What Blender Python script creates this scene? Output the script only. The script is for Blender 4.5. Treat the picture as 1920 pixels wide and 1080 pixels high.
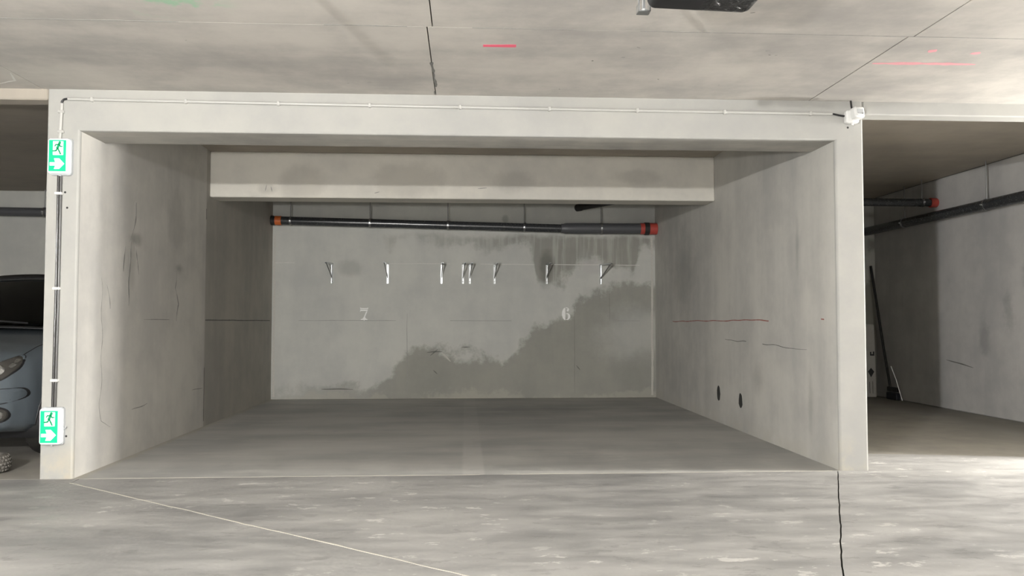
import bpy, bmesh, math, random
from mathutils import Vector, Matrix, noise
from mathutils.bvhtree import BVHTree

for o in list(bpy.data.objects):
    bpy.data.objects.remove(o, do_unlink=True)
S = bpy.context.scene
C = S.collection
random.seed(7)

# ------------------------------------------------------------------ camera
FPX = 1533.75
YAW, PITCH = 0.05675, 0.04073
cd = bpy.data.cameras.new('camera')
cam = bpy.data.objects.new('camera', cd)
C.objects.link(cam)
cam.location = (0, 0, 1.0)
cd.sensor_fit = 'HORIZONTAL'
cd.sensor_width = 36.0
cd.lens = FPX / 1920 * 36.0
cd.clip_start = 0.05
cd.clip_end = 200
cam.rotation_euler = (math.pi / 2 + PITCH, 0, -YAW)
S.camera = cam

# ------------------------------------------------------------------ world, exposure
w = bpy.data.worlds.new('world')
S.world = w
w.use_nodes = True
w.node_tree.nodes['Background'].inputs[0].default_value = (0.9, 0.95, 1.0, 1)
w.node_tree.nodes['Background'].inputs[1].default_value = 0.0
vs = S.view_settings
vs.view_transform = 'Standard'
vs.look = 'None'
vs.gamma = 1.0
vs.use_curve_mapping = False
vs.exposure = 0.27
S.cycles.max_bounces = 5
S.cycles.diffuse_bounces = 3
S.cycles.glossy_bounces = 3
S.cycles.adaptive_threshold = 0.025

# lamps of the lane, with two added fill lamps: position of the glowing dome, strength, tint
LAMPS = [((-1.86, -0.84, 1.92), 880.0, (1.0, 0.985, 0.962), 2, .045),
         ((-1.86, -0.84, 1.05), 600.0, (1.0, 0.985, 0.962), 2, .09),  # low lamp added to brighten the inner beam and back wall
         ((1.80, -6.10, 2.02), 240.0, (1.0, 0.987, 0.968), 1, .09),  # added fill from far behind for the inner beam, back and left walls
         ((6.35, 5.16, 1.65), 1050.0, (1.0, 0.975, 0.942), -1, .07),
         ((10.5, 4.40, 1.90), 1900.0, (1.0, 0.975, 0.942), 0, .28),
         ((-9.5, 5.26, 2.02), 550.0, (1.0, 0.985, 0.962), -1, .09)]
PILY = -0.95                    # face of the pillar behind the viewpoint that carries the first lamp

# ------------------------------------------------------------------ main dimensions (metres)
XL, XR = -2.491, 2.508          # inner faces of the open double bay
XLo, XRo = -2.697, 2.707        # outer faces of its side walls
YF, YFW, YF2 = 5.391, 5.416, 5.766          # front frame: face, face skin, back of the front beam
YB = 10.70                      # back wall
Y2, Y2b = 8.081, 8.37           # second beam
ZC, ZG = 2.50, 2.66             # ceilings: lane / bays
ZB1, ZB2 = 2.23, 2.212          # beam soffits
XFR = 5.50                      # wall of the single bay on the right
XFL = -7.72                     # wall of the double bay on the left
LX0, LX1, LY0 = -14.0, 14.0, -6.2


# ------------------------------------------------------------------ mesh helpers
def link(name, me, mat=None, parent=None, smooth=False):
    o = bpy.data.objects.new(name, me)
    C.objects.link(o)
    if mat is not None:
        me.materials.append(mat)
    if parent is not None:
        o.parent = parent
    if smooth:
        for p in me.polygons:
            p.use_smooth = True
    return o


def obj(name, bm, mat, parent=None, smooth=False, auto=None):
    bmesh.ops.recalc_face_normals(bm, faces=bm.faces[:])
    me = bpy.data.meshes.new(name)
    if auto is not None:
        for e in bm.edges:
            if len(e.link_faces) == 2 and e.calc_face_angle(0) > auto:
                e.smooth = False
        for fc in bm.faces:
            fc.smooth = True
    bm.to_mesh(me)
    bm.free()
    return link(name, me, mat, parent, smooth)


def tag(o, label, cat, group=None):
    o['label'] = label
    o['category'] = cat
    if group:
        o['group'] = group
    return o


def struct(o, label):
    o['kind'] = 'structure'
    o['label'] = label
    o['category'] = o.name.split('_')[0]
    return o


def thing(name, loc, label, cat, group=None, rz=0.0):
    o = bpy.data.objects.new(name, None)
    o.empty_display_size = 0.1
    C.objects.link(o)
    o.location = loc
    o.rotation_euler = (0, 0, rz)
    return tag(o, label, cat, group)


def box(bm, x0, x1, y0, y1, z0, z1, bev=0.0, seg=2, M=None):
    t = bmesh.new()
    v = [t.verts.new(p) for p in ((x0, y0, z0), (x1, y0, z0), (x1, y1, z0), (x0, y1, z0),
                                  (x0, y0, z1), (x1, y0, z1), (x1, y1, z1), (x0, y1, z1))]
    for f in ((0, 3, 2, 1), (4, 5, 6, 7), (0, 1, 5, 4), (1, 2, 6, 5), (2, 3, 7, 6), (3, 0, 4, 7)):
        t.faces.new([v[i] for i in f])
    if bev > 0:
        bmesh.ops.bevel(t, geom=t.edges[:], offset=bev, segments=seg, profile=0.5, affect='EDGES')
    if M is not None:
        bmesh.ops.transform(t, matrix=M, verts=t.verts[:])
    merge(bm, t)


def merge(bm, t):
    me = bpy.data.meshes.new('tmp')
    t.to_mesh(me)
    t.free()
    bm.from_mesh(me)
    bpy.data.meshes.remove(me)


def frame_of(d):
    d = d.normalized()
    a = Vector((0, 0, 1)) if abs(d.z) < 0.9 else Vector((1, 0, 0))
    u = d.cross(a).normalized()
    return u, d.cross(u).normalized()


def tube(bm, pts, r, n=12, caps=True):
    """swept round tube; r a number or one per point"""
    pts = [Vector(p) for p in pts]
    rs = r if isinstance(r, (list, tuple)) else [r] * len(pts)
    rings = []
    u = None
    for i, p in enumerate(pts):
        d = (pts[min(i + 1, len(pts) - 1)] - pts[max(i - 1, 0)]).normalized()
        if u is None:
            u, v = frame_of(d)
        else:
            u = (u - d * u.dot(d)).normalized()
            v = d.cross(u)
        rings.append([bm.verts.new(p + (u * math.cos(2 * math.pi * k / n) + v * math.sin(2 * math.pi * k / n)) * rs[i]) for k in range(n)])
    for a, b in zip(rings, rings[1:]):
        for k in range(n):
            bm.faces.new((a[k], a[(k + 1) % n], b[(k + 1) % n], b[k]))
    if caps:
        bm.faces.new(rings[0][::-1])
        bm.faces.new(rings[-1])


def lathe(bm, prof, origin, axis, n=28, closed=False):
    """revolve (r, h) profile about axis through origin"""
    origin = Vector(origin)
    d = Vector(axis).normalized()
    u, v = frame_of(d)
    rings = []
    for r, h in prof:
        if r < 1e-6:
            rings.append([bm.verts.new(origin + d * h)])
        else:
            rings.append([bm.verts.new(origin + d * h + (u * math.cos(2 * math.pi * k / n) + v * math.sin(2 * math.pi * k / n)) * r) for k in range(n)])
    prs = list(zip(rings, rings[1:]))
    if closed:
        prs.append((rings[-1], rings[0]))
    for a, b in prs:
        for k in range(n):
            k2 = (k + 1) % n
            if len(a) == 1 and len(b) == 1:
                continue
            if len(a) == 1:
                bm.faces.new((a[0], b[k2], b[k]))
            elif len(b) == 1:
                bm.faces.new((a[k], a[k2], b[0]))
            else:
                bm.faces.new((a[k], a[k2], b[k2], b[k]))


def prism(bm, pts, d):
    """extrude closed 3D polygon pts by vector d"""
    d = Vector(d)
    a = [bm.verts.new(Vector(p)) for p in pts]
    b = [bm.verts.new(Vector(p) + d) for p in pts]
    n = len(a)
    bm.faces.new(a)
    bm.faces.new(b[::-1])
    for k in range(n):
        bm.faces.new((a[k], b[k], b[(k + 1) % n], a[(k + 1) % n]))


def rrect(w_, h_, r, n=6):
    """rounded rectangle outline centred on 0,0"""
    out = []
    for cx, cy, a0 in ((w_ / 2 - r, h_ / 2 - r, 0), (-w_ / 2 + r, h_ / 2 - r, 90), (-w_ / 2 + r, -h_ / 2 + r, 180), (w_ / 2 - r, -h_ / 2 + r, 270)):
        for k in range(n + 1):
            a = math.radians(a0 + 90 * k / n)
            out.append((cx + r * math.cos(a), cy + r * math.sin(a)))
    return out


# ------------------------------------------------------------------ material helpers
class NT:
    def __init__(self, mat, plane=None):
        self.t = mat.node_tree
        self.plane = plane
        self.pos = self.n('ShaderNodeTexCoord').outputs['Object']
        self.cache = {}
        self.wobble = None
        self.p2 = self.pos
        if plane:
            sp = self.sep(self.pos)
            cb = self.n('ShaderNodeCombineXYZ')
            self.put(cb.inputs[0], sp['XYZ'.index(plane[0].upper())])
            self.put(cb.inputs[1], sp['XYZ'.index(plane[1].upper())])
            self.p2 = cb.outputs[0]

    def n(self, typ, **kw):
        nd = self.t.nodes.new(typ)
        for k, v in kw.items():
            setattr(nd, k, v)
        return nd

    def put(self, sock, v):
        if isinstance(v, bpy.types.NodeSocket):
            self.t.links.new(v, sock)
        else:
            sock.default_value = v

    def math(self, op, a, b=0.0, c=0.0, clamp=False):
        nd = self.n('ShaderNodeMath', operation=op, use_clamp=clamp)
        self.put(nd.inputs[0], a)
        self.put(nd.inputs[1], b)
        self.put(nd.inputs[2], c)
        return nd.outputs[0]

    def vmath(self, op, a, b=(0, 0, 0)):
        nd = self.n('ShaderNodeVectorMath', operation=op)
        self.put(nd.inputs[0], a)
        self.put(nd.inputs[1], b)
        return nd.outputs['Value'] if op in ('LENGTH', 'DOT_PRODUCT') else nd.outputs[0]

    def sep(self, v):
        nd = self.n('ShaderNodeSeparateXYZ')
        self.put(nd.inputs[0], v)
        return nd.outputs

    def noise(self, scale, detail=4.0, rough=0.6, stretch=None, off=(0, 0, 0), dist=0.0):
        key = (scale, detail, rough, stretch, off, dist)
        if key in self.cache:
            return self.cache[key]
        self.cache[key] = r = self._noise(*key)
        return r

    def _noise(self, scale, detail, rough, stretch, off, dist):
        v = self.p2
        st = stretch or (1, 1, 1)
        if self.plane:
            st = tuple(st['xyz'.index(k)] for k in self.plane) + (1,)
        if stretch is not None or any(off):
            mp = self.n('ShaderNodeMapping')
            self.put(mp.inputs['Vector'], v)
            mp.inputs['Location'].default_value = off
            mp.inputs['Scale'].default_value = st
            v = mp.outputs[0]
        nd = self.n('ShaderNodeTexNoise')
        if self.plane:
            nd.noise_dimensions = '2D'
        self.put(nd.inputs['Vector'], v)
        nd.inputs['Scale'].default_value = scale
        nd.inputs['Detail'].default_value = detail
        nd.inputs['Roughness'].default_value = rough
        nd.inputs['Distortion'].default_value = dist
        return nd.outputs['Fac']

    def step(self, x, a, b, lo=0.0, hi=1.0):
        nd = self.n('ShaderNodeMapRange', interpolation_type='SMOOTHSTEP')
        self.put(nd.inputs['Value'], x)
        self.put(nd.inputs['From Min'], a)
        self.put(nd.inputs['From Max'], b)
        nd.inputs['To Min'].default_value = lo
        nd.inputs['To Max'].default_value = hi
        return nd.outputs[0]

    def mix(self, fac, a, b, blend='MIX'):
        nd = self.n('ShaderNodeMix', data_type='RGBA', blend_type=blend)
        self.put(nd.inputs[0], fac)
        self.put(nd.inputs[6], a if isinstance(a, bpy.types.NodeSocket) else tuple(a) + (1,) if len(a) == 3 else a)
        self.put(nd.inputs[7], b if isinstance(b, bpy.types.NodeSocket) else tuple(b) + (1,) if len(b) == 3 else b)
        return nd.outputs[2]

    def blob(self, c, r, n=None, amt=0.9, soft=0.5):
        d = self.vmath('LENGTH', self.vmath('DIVIDE', self.vmath('SUBTRACT', self.pos, c), r))
        if n is not None:
            d = self.math('ADD', d, self.math('MULTIPLY', self.math('SUBTRACT', n, 0.5), amt))
        return self.step(d, 1.0, 1.0 - soft)

    def curve(self, x, pts, x0, x1, y0, y1):
        """piecewise curve y(x)"""
        nd = self.n('ShaderNodeFloatCurve')
        cv = nd.mapping.curves[0]
        q = [((px - x0) / (x1 - x0), (py - y0) / (y1 - y0)) for px, py in pts]
        cv.points[0].location = q[0]
        cv.points[1].location = q[-1]
        for p in q[1:-1]:
            cv.points.new(*p)
        nd.mapping.update()
        fx = self.math('DIVIDE', self.math('SUBTRACT', x, x0), x1 - x0, clamp=True)
        self.put(nd.inputs['Value'], fx)
        return self.math('MULTIPLY_ADD', nd.outputs[0], y1 - y0, y0)


def newmat(name):
    m = bpy.data.materials.new(name)
    m.use_nodes = True
    return m, m.node_tree.nodes['Principled BSDF']


def plain(name, col, rough=0.5, metal=0.0, spec=0.5, grain=0.06, gs=60.0, emit=None, es=0.0, bump=0.0, coat=0.0):
    """simple surface with a little procedural variation"""
    m, b = newmat(name)
    N = NT(m)
    n = N.noise(gs, 3.0, 0.6)
    c = tuple(col)
    lo = tuple(x * (1 - grain) for x in c)
    hi = tuple(min(1, x * (1 + grain)) for x in c)
    N.put(b.inputs['Base Color'], N.mix(n, lo, hi))
    N.put(b.inputs['Roughness'], N.math('MULTIPLY_ADD', n, 0.12, max(0.0, rough - 0.06)))
    b.inputs['Metallic'].default_value = metal
    b.inputs['Specular IOR Level'].default_value = spec
    b.inputs['Coat Weight'].default_value = coat
    if emit:
        b.inputs['Emission Color'].default_value = tuple(emit) + (1,)
        b.inputs['Emission Strength'].default_value = es
        m.cycles.emission_sampling = 'NONE'
    if bump:
        bp = N.n('ShaderNodeBump')
        bp.inputs['Strength'].default_value = bump
        bp.inputs['Distance'].default_value = 0.004
        N.put(bp.inputs['Height'], n)
        N.put(b.inputs['Normal'], bp.outputs[0])
    return m


def concrete(name, col, var=0.16, streak=None, seed=0.0, rough=0.85, blotch=0.9, marks=None, spec=0.3, tint=(1.0, 0.99, 0.965), detail_axis=None, plane=None, bump=0.0, warm=0.5):
    """cast concrete: cloudy mottling, formwork streaks; marks(N, colour, noises) adds stains with a shape of their own"""
    m, b = newmat(name)
    N = NT(m, plane)
    off = (seed, seed * 0.7, 0)
    n1 = N.noise(blotch, 2, 0.55, off=off)
    n2 = N.noise(4.0, 5, 0.65, off=off, stretch=detail_axis)
    v = N.math('MULTIPLY_ADD', n1, 0.55, N.math('MULTIPLY', n2, 0.45))
    if streak:
        ns = N.noise(1.0, 4, 0.6, stretch=streak, off=off)
        v = N.math('MULTIPLY_ADD', ns, 0.35, N.math('MULTIPLY', v, 0.68))
    t = N.step(v, 0.33, 0.69)
    lo = tuple(c * (1 - var) for c in col)
    hi = tuple(c * (1 + var) * k for c, k in zip(col, tint))
    colr = N.mix(t, lo, hi)
    r = rough
    if marks:
        colr, r2 = marks(N, colr, n1, n2, n2)
        if r2 is not None:
            r = r2
    N.put(b.inputs['Base Color'], colr)
    N.put(b.inputs['Roughness'], r)
    b.inputs['Specular IOR Level'].default_value = spec
    if bump:
        bp = N.n('ShaderNodeBump')
        bp.inputs['Strength'].default_value = bump
        bp.inputs['Distance'].default_value = 0.006
        N.put(bp.inputs['Height'], N.noise(26.0, 1, 0.6, off=off))
        N.put(b.inputs['Normal'], bp.outputs[0])
    return m


def darken(N, col, mask, amt, tone=(1, 1, 1)):
    k = tuple((1 - amt) * t for t in tone)
    return N.mix(mask, col, N.mix(1.0, col, k, 'MULTIPLY'))


def paint(N, col, mask, c, amt=1.0):
    return N.mix(N.math('MULTIPLY', mask, amt), col, c)


# ---- marks of each concrete surface
def marks_back(N, col, n1, n2, n3):
    s = N.sep(N.pos)
    X, Z = s[0], s[2]
    nn = N.noise(2.2, 5, 0.68, off=(3, 1, 0))
    jit = N.math('MULTIPLY', N.math('SUBTRACT', nn, 0.5), 0.62)
    zj = N.math('ADD', Z, jit)
    low = N.curve(X, [(-2.5, .10), (-1.9, .14), (-1.2, .17), (-.93, .36), (-.75, .54), (-.47, .63), (-.13, .6), (.22, .58), (.5, .56), (.71, .68), (.85, .82), (1.06, .99), (1.27, 1.13), (1.5, 1.3), (1.8, 1.42), (2.5, 1.5)], -2.5, 2.5, 0, 3)
    m1 = N.step(N.math('SUBTRACT', low, zj), -0.05, 0.09)
    m1 = N.math('MULTIPLY', m1, N.step(X, -2.6, -0.6, 0.35, 1.0))
    # the stain fades again towards its right lower corner
    fade = N.blob((2.25, YB, 0.85), (0.75, 1, 0.5), nn, 0.9, 0.8)
    m1 = N.math('MULTIPLY', m1, N.math('SUBTRACT', 1.0, N.math('MULTIPLY', fade, 0.55)))
    col = darken(N, col, m1, 0.40, (1.0, 0.983, 0.94))
    up = N.curve(X, [(-2.5, 2.3), (-1.12, 2.2), (-1.0, 2.0), (-.8, 2.06), (-.6, 1.98), (-.3, 1.96), (-.1, 2.06), (.15, 2.0), (.4, 1.94), (.7, 1.95), (.88, 1.9), (.95, 1.5), (1.15, 1.46), (1.35, 1.5), (1.5, 1.72), (1.8, 1.82), (2.0, 1.66), (2.2, 1.6), (2.3, 1.9), (2.5, 1.95)], -2.5, 2.5, 0, 3)
    m2 = N.step(N.math('SUBTRACT', zj, up), -0.05, 0.12)
    top = N.step(N.math('ADD', Z, N.math('MULTIPLY', jit, 0.35)), 2.17, 2.08)
    m2 = N.math('MULTIPLY', N.math('MULTIPLY', m2, top), N.step(X, -1.0, 1.3, 0.45, 1.0))
    dr = N.noise(1.0, 3, 0.6, stretch=(14, 1, 0.9), off=(2, 2, 0))
    m2 = N.math('MULTIPLY', m2, N.step(dr, 0.3, 0.55, 0.55, 1.0))
    col = darken(N, col, m2, 0.42, (1.0, 0.985, 0.94))
    for c, r_, am in (((1.05, YB, 1.72), (0.13, 1, 0.32), .35), ((-1.50, YB, 1.69), (0.22, 1, 0.14), .2), ((0.52, YB, 2.34), (0.06, 1, 0.08), .3)):
        col = darken(N, col, N.blob(c, r_, nn, 0.9, 0.6), am)
    # pale patch round one bracket
    col = paint(N, col, N.blob((1.68, YB, 1.72), (0.17, 1, 0.13), nn, 0.9, 0.4), (0.47, 0.46, 0.44), 0.6)
    # limy foot
    col = paint(N, col, N.math('MULTIPLY', N.step(zj, 0.08, -0.02), .45), (0.44, 0.42, 0.36))
    return col, None


def marks_left(N, col, n1, n2, n3):
    s = N.sep(N.pos)
    nn = N.noise(3.0, 4, 0.65, off=(5, 2, 0))
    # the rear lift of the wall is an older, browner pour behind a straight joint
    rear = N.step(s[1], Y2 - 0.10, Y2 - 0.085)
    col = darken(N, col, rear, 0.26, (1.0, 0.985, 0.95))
    for c, r_, am in (((XL, 6.3, 1.62), (1, .18, .07), .34), ((XL, 7.25, 1.46), (1, .16, .07), .34), ((XL, 7.2, 1.85), (1, .30, .40), .16), ((XL, 6.25, 1.4), (1, .10, .35), .16)):
        col = darken(N, col, N.blob(c, r_, nn, 1.3, 0.8), am)
    col = paint(N, col, N.blob((XL, 5.95, 1.95), (1, .07, .16), nn, 1.3, 0.8), (0.56, 0.55, 0.53), 0.5)
    return col, None


def marks_right(N, col, n1, n2, n3):
    nn = N.noise(3.0, 4, 0.65, off=(5, 2, 0))
    s = N.sep(N.pos)
    for y, z, ry, rz in ((6.45, 1.55, .12, .3), (6.9, .95, .12, .5), (6.3, .40, .10, .32), (5.95, 1.5, .05, .25), (7.4, 1.2, .1, .5)):
        col = paint(N, col, N.blob((XR, y, z), (1, ry, rz), nn, 1.1, 0.9), (0.56, 0.55, 0.51), 0.45)
    for y, z, ry, rz in ((5.85, .42, .06, .38), (9.3, 1.5, .7, .7), (6.05, 1.55, .05, .3), (6.9, .5, .2, .2)):
        col = darken(N, col, N.blob((XR, y, z), (1, ry, rz), nn, 1.1, 0.9), 0.2)
    col = paint(N, col, N.math('MULTIPLY', N.step(s[2], 0.16, 0.02), N.step(nn, 0.35, 0.6)), (0.50, 0.48, 0.42), 0.5)
    return col, None


def marks_frame(N, col, n1, n2, n3):
    s = N.sep(N.pos)
    foot = N.math('MULTIPLY', N.step(s[2], 0.28, 0.02), N.step(n2, 0.4, 0.65))
    col = paint(N, col, foot, (0.50, 0.43, 0.30), 0.45)
    return col, None


def marks_beam2(N, col, n1, n2, n3):
    nn = N.noise(2.6, 5, 0.68, off=(3, 1, 0))
    for x, z, rx, rz in ((-1.6, 2.38, .3, .2), (-.6, 2.40, .45, .22), (.5, 2.40, .35, .15), (-1.95, 2.30, .12, .07), (1.7, 2.45, .3, .1)):
        col = darken(N, col, N.blob((x, Y2, z), (rx, 1, rz), nn, 1.4, 0.6), 0.15)
    return col, None


def marks_ceiling(N, col, n1, n2, n3):
    # worn green marking spray
    gm = N.math('MULTIPLY', N.blob((-1.36, 3.92, ZC), (.36, .20, 1), n1, 1.0, .8), N.step(n2, .50, .62))
    return paint(N, col, gm, (0.16, 0.50, 0.26), 0.5), None


def marks_lane(N, col, n1, n2, n3):
    fl = N.noise(5.0, 5, 0.7, off=(3, 3, 0), stretch=(.8, 1.6, 1))
    fleck = N.math('MULTIPLY', N.step(fl, 0.62, 0.68), N.step(n1, 0.40, 0.60))
    col = paint(N, col, fleck, (0.66, 0.64, 0.60), 0.5)
    col = darken(N, col, N.step(fl, 0.39, 0.34), 0.16)
    return col, N.step(n2, .35, .65, 0.5, 0.75)


def marks_bay(N, col, n1, n2, n3):
    s = N.sep(N.pos)
    nn = N.noise(2.5, 4, 0.65, off=(5, 2, 0), stretch=(.6, 1.2, 1))
    for x, y, rx, ry in ((-.9, 9.7, 1.4, .6), (.9, 9.3, 1.0, .9), (-1.2, 7.2, 1.2, .5)):
        col = darken(N, col, N.blob((x, y, 0), (rx, ry, 1), nn, 1.2, .9), 0.16)
    # scrubbed-out dividing stripe between the two places
    d = N.math('ABSOLUTE', N.math('SUBTRACT', s[0], 0.055))
    st = N.math('MULTIPLY', N.step(d, .085, .06), N.step(nn, .22, .5))
    st = N.math('MULTIPLY', st, N.step(s[1], 7.2, 6.2, .35, 1.0))
    col = paint(N, col, st, (0.52, 0.51, 0.48), 0.6)
    # cement washed out along the walls
    e = N.math('MINIMUM', N.math('SUBTRACT', s[0], XL), N.math('SUBTRACT', YB, s[1]))
    col = paint(N, col, N.step(N.math('ADD', e, N.math('MULTIPLY', nn, .1)), .14, .05), (0.42, 0.38, 0.29), 0.5)
    return col, N.step(n2, .35, .65, 0.6, 0.85)


def marks_side(N, col, n1, n2, n3):
    s = N.sep(N.pos)
    # damp band along the foot of the far wall
    col = darken(N, col, N.step(N.math('ADD', s[0], N.math('MULTIPLY', n2, .25)), 4.95, 5.35), 0.25)
    return col, None


def marks_far(N, col, n1, n2, n3):
    for y, z in ((8.0, 1.1), (7.6, .6), (8.4, .8), (7.7, 1.5)):
        col = darken(N, col, N.blob((XFR, y, z), (1, .12, .25), n2, 1.6, .9), 0.2)
    return col, None


M_frame = concrete('concrete_frame', (0.375, 0.372, 0.353), var=0.08, seed=1, marks=marks_frame)
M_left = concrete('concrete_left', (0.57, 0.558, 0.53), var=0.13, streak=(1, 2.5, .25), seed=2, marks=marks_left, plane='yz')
M_right = concrete('concrete_right', (0.50, 0.493, 0.465), var=0.14, streak=(1, 2.5, .25), seed=3, marks=marks_right, plane='yz')
M_back = concrete('concrete_back', (0.505, 0.51, 0.48), var=0.10, streak=(2, 1, .5), seed=4, marks=marks_back, plane='xz')
M_beam = concrete('concrete_beam', (0.62, 0.598, 0.545), var=0.10, seed=5, marks=marks_beam2)
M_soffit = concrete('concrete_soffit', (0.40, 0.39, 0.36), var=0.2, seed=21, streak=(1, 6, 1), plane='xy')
M_ceil = concrete('concrete_ceiling', (0.435, 0.416, 0.388), var=0.2, streak=(.5, 2.2, 1), seed=6, marks=marks_ceiling, plane='xy')
M_bayceil = concrete('concrete_bay_ceiling', (0.38, 0.345, 0.295), var=0.10, streak=(.5, 3, 1), seed=7, plane='xy')
M_lane = concrete('concrete_lane_floor', (0.275, 0.271, 0.263), var=0.3, seed=8, marks=marks_lane, spec=0.4, blotch=0.6, streak=(.6, 2.6, 1), detail_axis=(.6, 1.5, 1), plane='xy', bump=.2)
M_bay = concrete('concrete_bay_floor', (0.40, 0.397, 0.38), var=0.22, seed=9, marks=marks_bay, spec=0.4, blotch=0.7, streak=(.6, 2.4, 1), plane='xy')
M_sidefloor = concrete('concrete_side_floor', (0.30, 0.285, 0.255), var=0.12, seed=10, spec=0.4, marks=marks_side, plane='xy')
M_far = concrete('concrete_far', (0.48, 0.477, 0.47), var=0.14, streak=(2, 2, .3), seed=11, marks=marks_far, plane='yz')
M_rearwall = concrete('concrete_rear', (0.42, 0.41, 0.39), var=0.14, seed=15, plane='xz')
M_dirt = concrete('joint_dirt', (0.10, 0.096, 0.085), var=0.2, seed=12)
M_fill = concrete('joint_filler', (0.46, 0.44, 0.39), var=0.14, seed=13)

# ------------------------------------------------------------------ ceiling
bm = bmesh.new()
box(bm, LX0, LX1, LY0, YF2, ZC + 0.03, ZC + 0.25)
ceiling = struct(obj('ceiling', bm, M_dirt), 'pale concrete slab ceiling over the driving lane, cast in large panels')
xj = [-.2 + 2.53 * k for k in range(-5, 6)]
xs = [LX0] + [x for x in xj if LX0 + .3 < x < LX1 - .3] + [LX1]
rows = [LY0, -3.46, -0.93, 1.60, 4.13, YF + .08]
rnd = random.Random(3)
for j in range(len(rows) - 1):
    for i in range(len(xs) - 1):
        sh = 0.028 if j == 3 else 0.0
        x0, x1 = xs[i] + (sh if i else 0), xs[i + 1] + (sh if i < len(xs) - 2 else 0)
        g = 0.003
        bm = bmesh.new()
        box(bm, x0 + g, x1 - g, rows[j] + .0006, rows[j + 1] - .0006, ZC, ZC + 0.03, 0.0015, 1)
        obj('ceiling_panel', bm, M_ceil, ceiling)
# soffits of the bays
for x0, x1 in ((XFL, XLo + .1), (XLo + .1, XRo - .1), (XRo - .1, XFR)):
    bm = bmesh.new()
    box(bm, x0, x1, YF + .09, YB + .1, ZG, ZG + .15)
    obj('bay_soffit', bm, M_bayceil, ceiling)

# ------------------------------------------------------------------ walls and beams
# portal of the open bay: two pillar faces and the front beam cast in one piece
bm = bmesh.new()
outl = [(XLo, 0), (XL, 0), (XL, ZB1), (XR, ZB1), (XR, 0), (XRo, 0), (XRo, ZG + .05), (XLo, ZG + .05)]
prism(bm, [(x, YF, z) for x, z in outl], (0, YFW - YF, 0))
bmesh.ops.recalc_face_normals(bm, faces=bm.faces[:])
ed = []
for e in bm.edges:
    a, b = e.verts
    if abs(a.co.y - b.co.y) < 1e-5 and a.co.y < YF + .01:
        if abs(a.co.x - b.co.x) < 1e-5 or (abs(a.co.z - ZB1) < 1e-4 and abs(b.co.z - ZB1) < 1e-4):
            ed.append(e)
bmesh.ops.bevel(bm, geom=ed, offset=0.013, segments=2, profile=0.5, affect='EDGES')
struct(obj('wall_front', bm, M_frame), 'cream concrete portal of two pillars and a beam framing the open bay')

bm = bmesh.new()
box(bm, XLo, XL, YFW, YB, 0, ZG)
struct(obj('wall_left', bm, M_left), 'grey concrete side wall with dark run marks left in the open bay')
bm = bmesh.new()
box(bm, XR, XRo, YFW, YB, 0, ZG)
struct(obj('wall_right', bm, M_right), 'grey concrete side wall with pale lime patches and red level line')
bm = bmesh.new()
box(bm, XFL - .2, XFR + .2, YB, YB + .2, 0, ZG)
struct(obj('wall_back', bm, M_back), 'damp stained concrete back wall carrying the painted numbers')
bm = bmesh.new()
box(bm, XFR, XFR + .2, YF, YB, 0, ZG, 0.01, 1)
struct(obj('wall_far_right', bm, M_far), 'grey concrete wall of the dark single bay beyond the right pillar')
bm = bmesh.new()
box(bm, XFL - .2, XFL, YF, YB, 0, ZG, 0.01, 1)
struct(obj('wall_far_left', bm, M_far), 'concrete wall on the far side of the bay where the car stands')
bm = bmesh.new()
box(bm, XL, XR, YFW, YF2, ZB1, ZG)
struct(obj('beam_2', bm, M_soffit), 'rough grey underside of the concrete beam at the bay mouth')
bm = bmesh.new()
box(bm, XL, XR, Y2, Y2b, ZB2, ZG, 0.008, 1)
struct(obj('beam_1', bm, M_beam), 'mottled concrete beam crossing the open bay halfway in')
bm = bmesh.new()
box(bm, XRo, XFR + .2, YF, YF + .14, 2.41, ZG, 0.008, 1)
struct(obj('lintel_1', bm, M_frame), 'thin pale concrete lintel over the dark single bay')
bm = bmesh.new()
box(bm, XFL - .2, XLo, YF, YF + .14, 2.43, ZG, 0.008, 1)
struct(obj('lintel_2', bm, M_bayceil), 'thin concrete lintel over the bay with the parked car')
bm = bmesh.new()
box(bm, -2.06, -1.66, PILY - .4, PILY, 0, ZC + .01, 0.012, 1)
struct(obj('pillar_1', bm, M_rearwall), 'square concrete pillar across the driving lane')
# far side and ends of the lane
bm = bmesh.new()
box(bm, LX0, LX1, LY0 - .2, LY0, 0, ZC + .03)
struct(obj('wall_rear', bm, M_rearwall), 'concrete wall across the driving lane')
bm = bmesh.new()
box(bm, LX0 - .2, LX0, LY0, YF2, 0, ZC + .03)
struct(obj('wall_end_left', bm, M_far), 'concrete end wall of the lane past the parked car')
bm = bmesh.new()
box(bm, LX1, LX1 + .2, LY0, YF2, 0, ZC + .03)
struct(obj('wall_end_right', bm, M_far), 'concrete end wall of the lane past the single bay')
bm = bmesh.new()
box(bm, LX0, XFL - .2, YF, YF + .2, 0, ZC + .03)
struct(obj('wall_lane_left', bm, M_rearwall), 'concrete lane wall past the bay with the car')
bm = bmesh.new()
box(bm, XFR + .2, LX1, YF, YF + .2, 0, ZC + .03)
struct(obj('wall_lane_right', bm, M_rearwall), 'concrete lane wall past the single bay')

# ------------------------------------------------------------------ floor
bm = bmesh.new()
box(bm, LX0, LX1, LY0, YB, -0.30, -0.022)
floor = struct(obj('floor', bm, M_dirt), 'worn grey power-floated concrete floor in large cast slabs')
KX, KY = 1.114, 2.37


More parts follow.
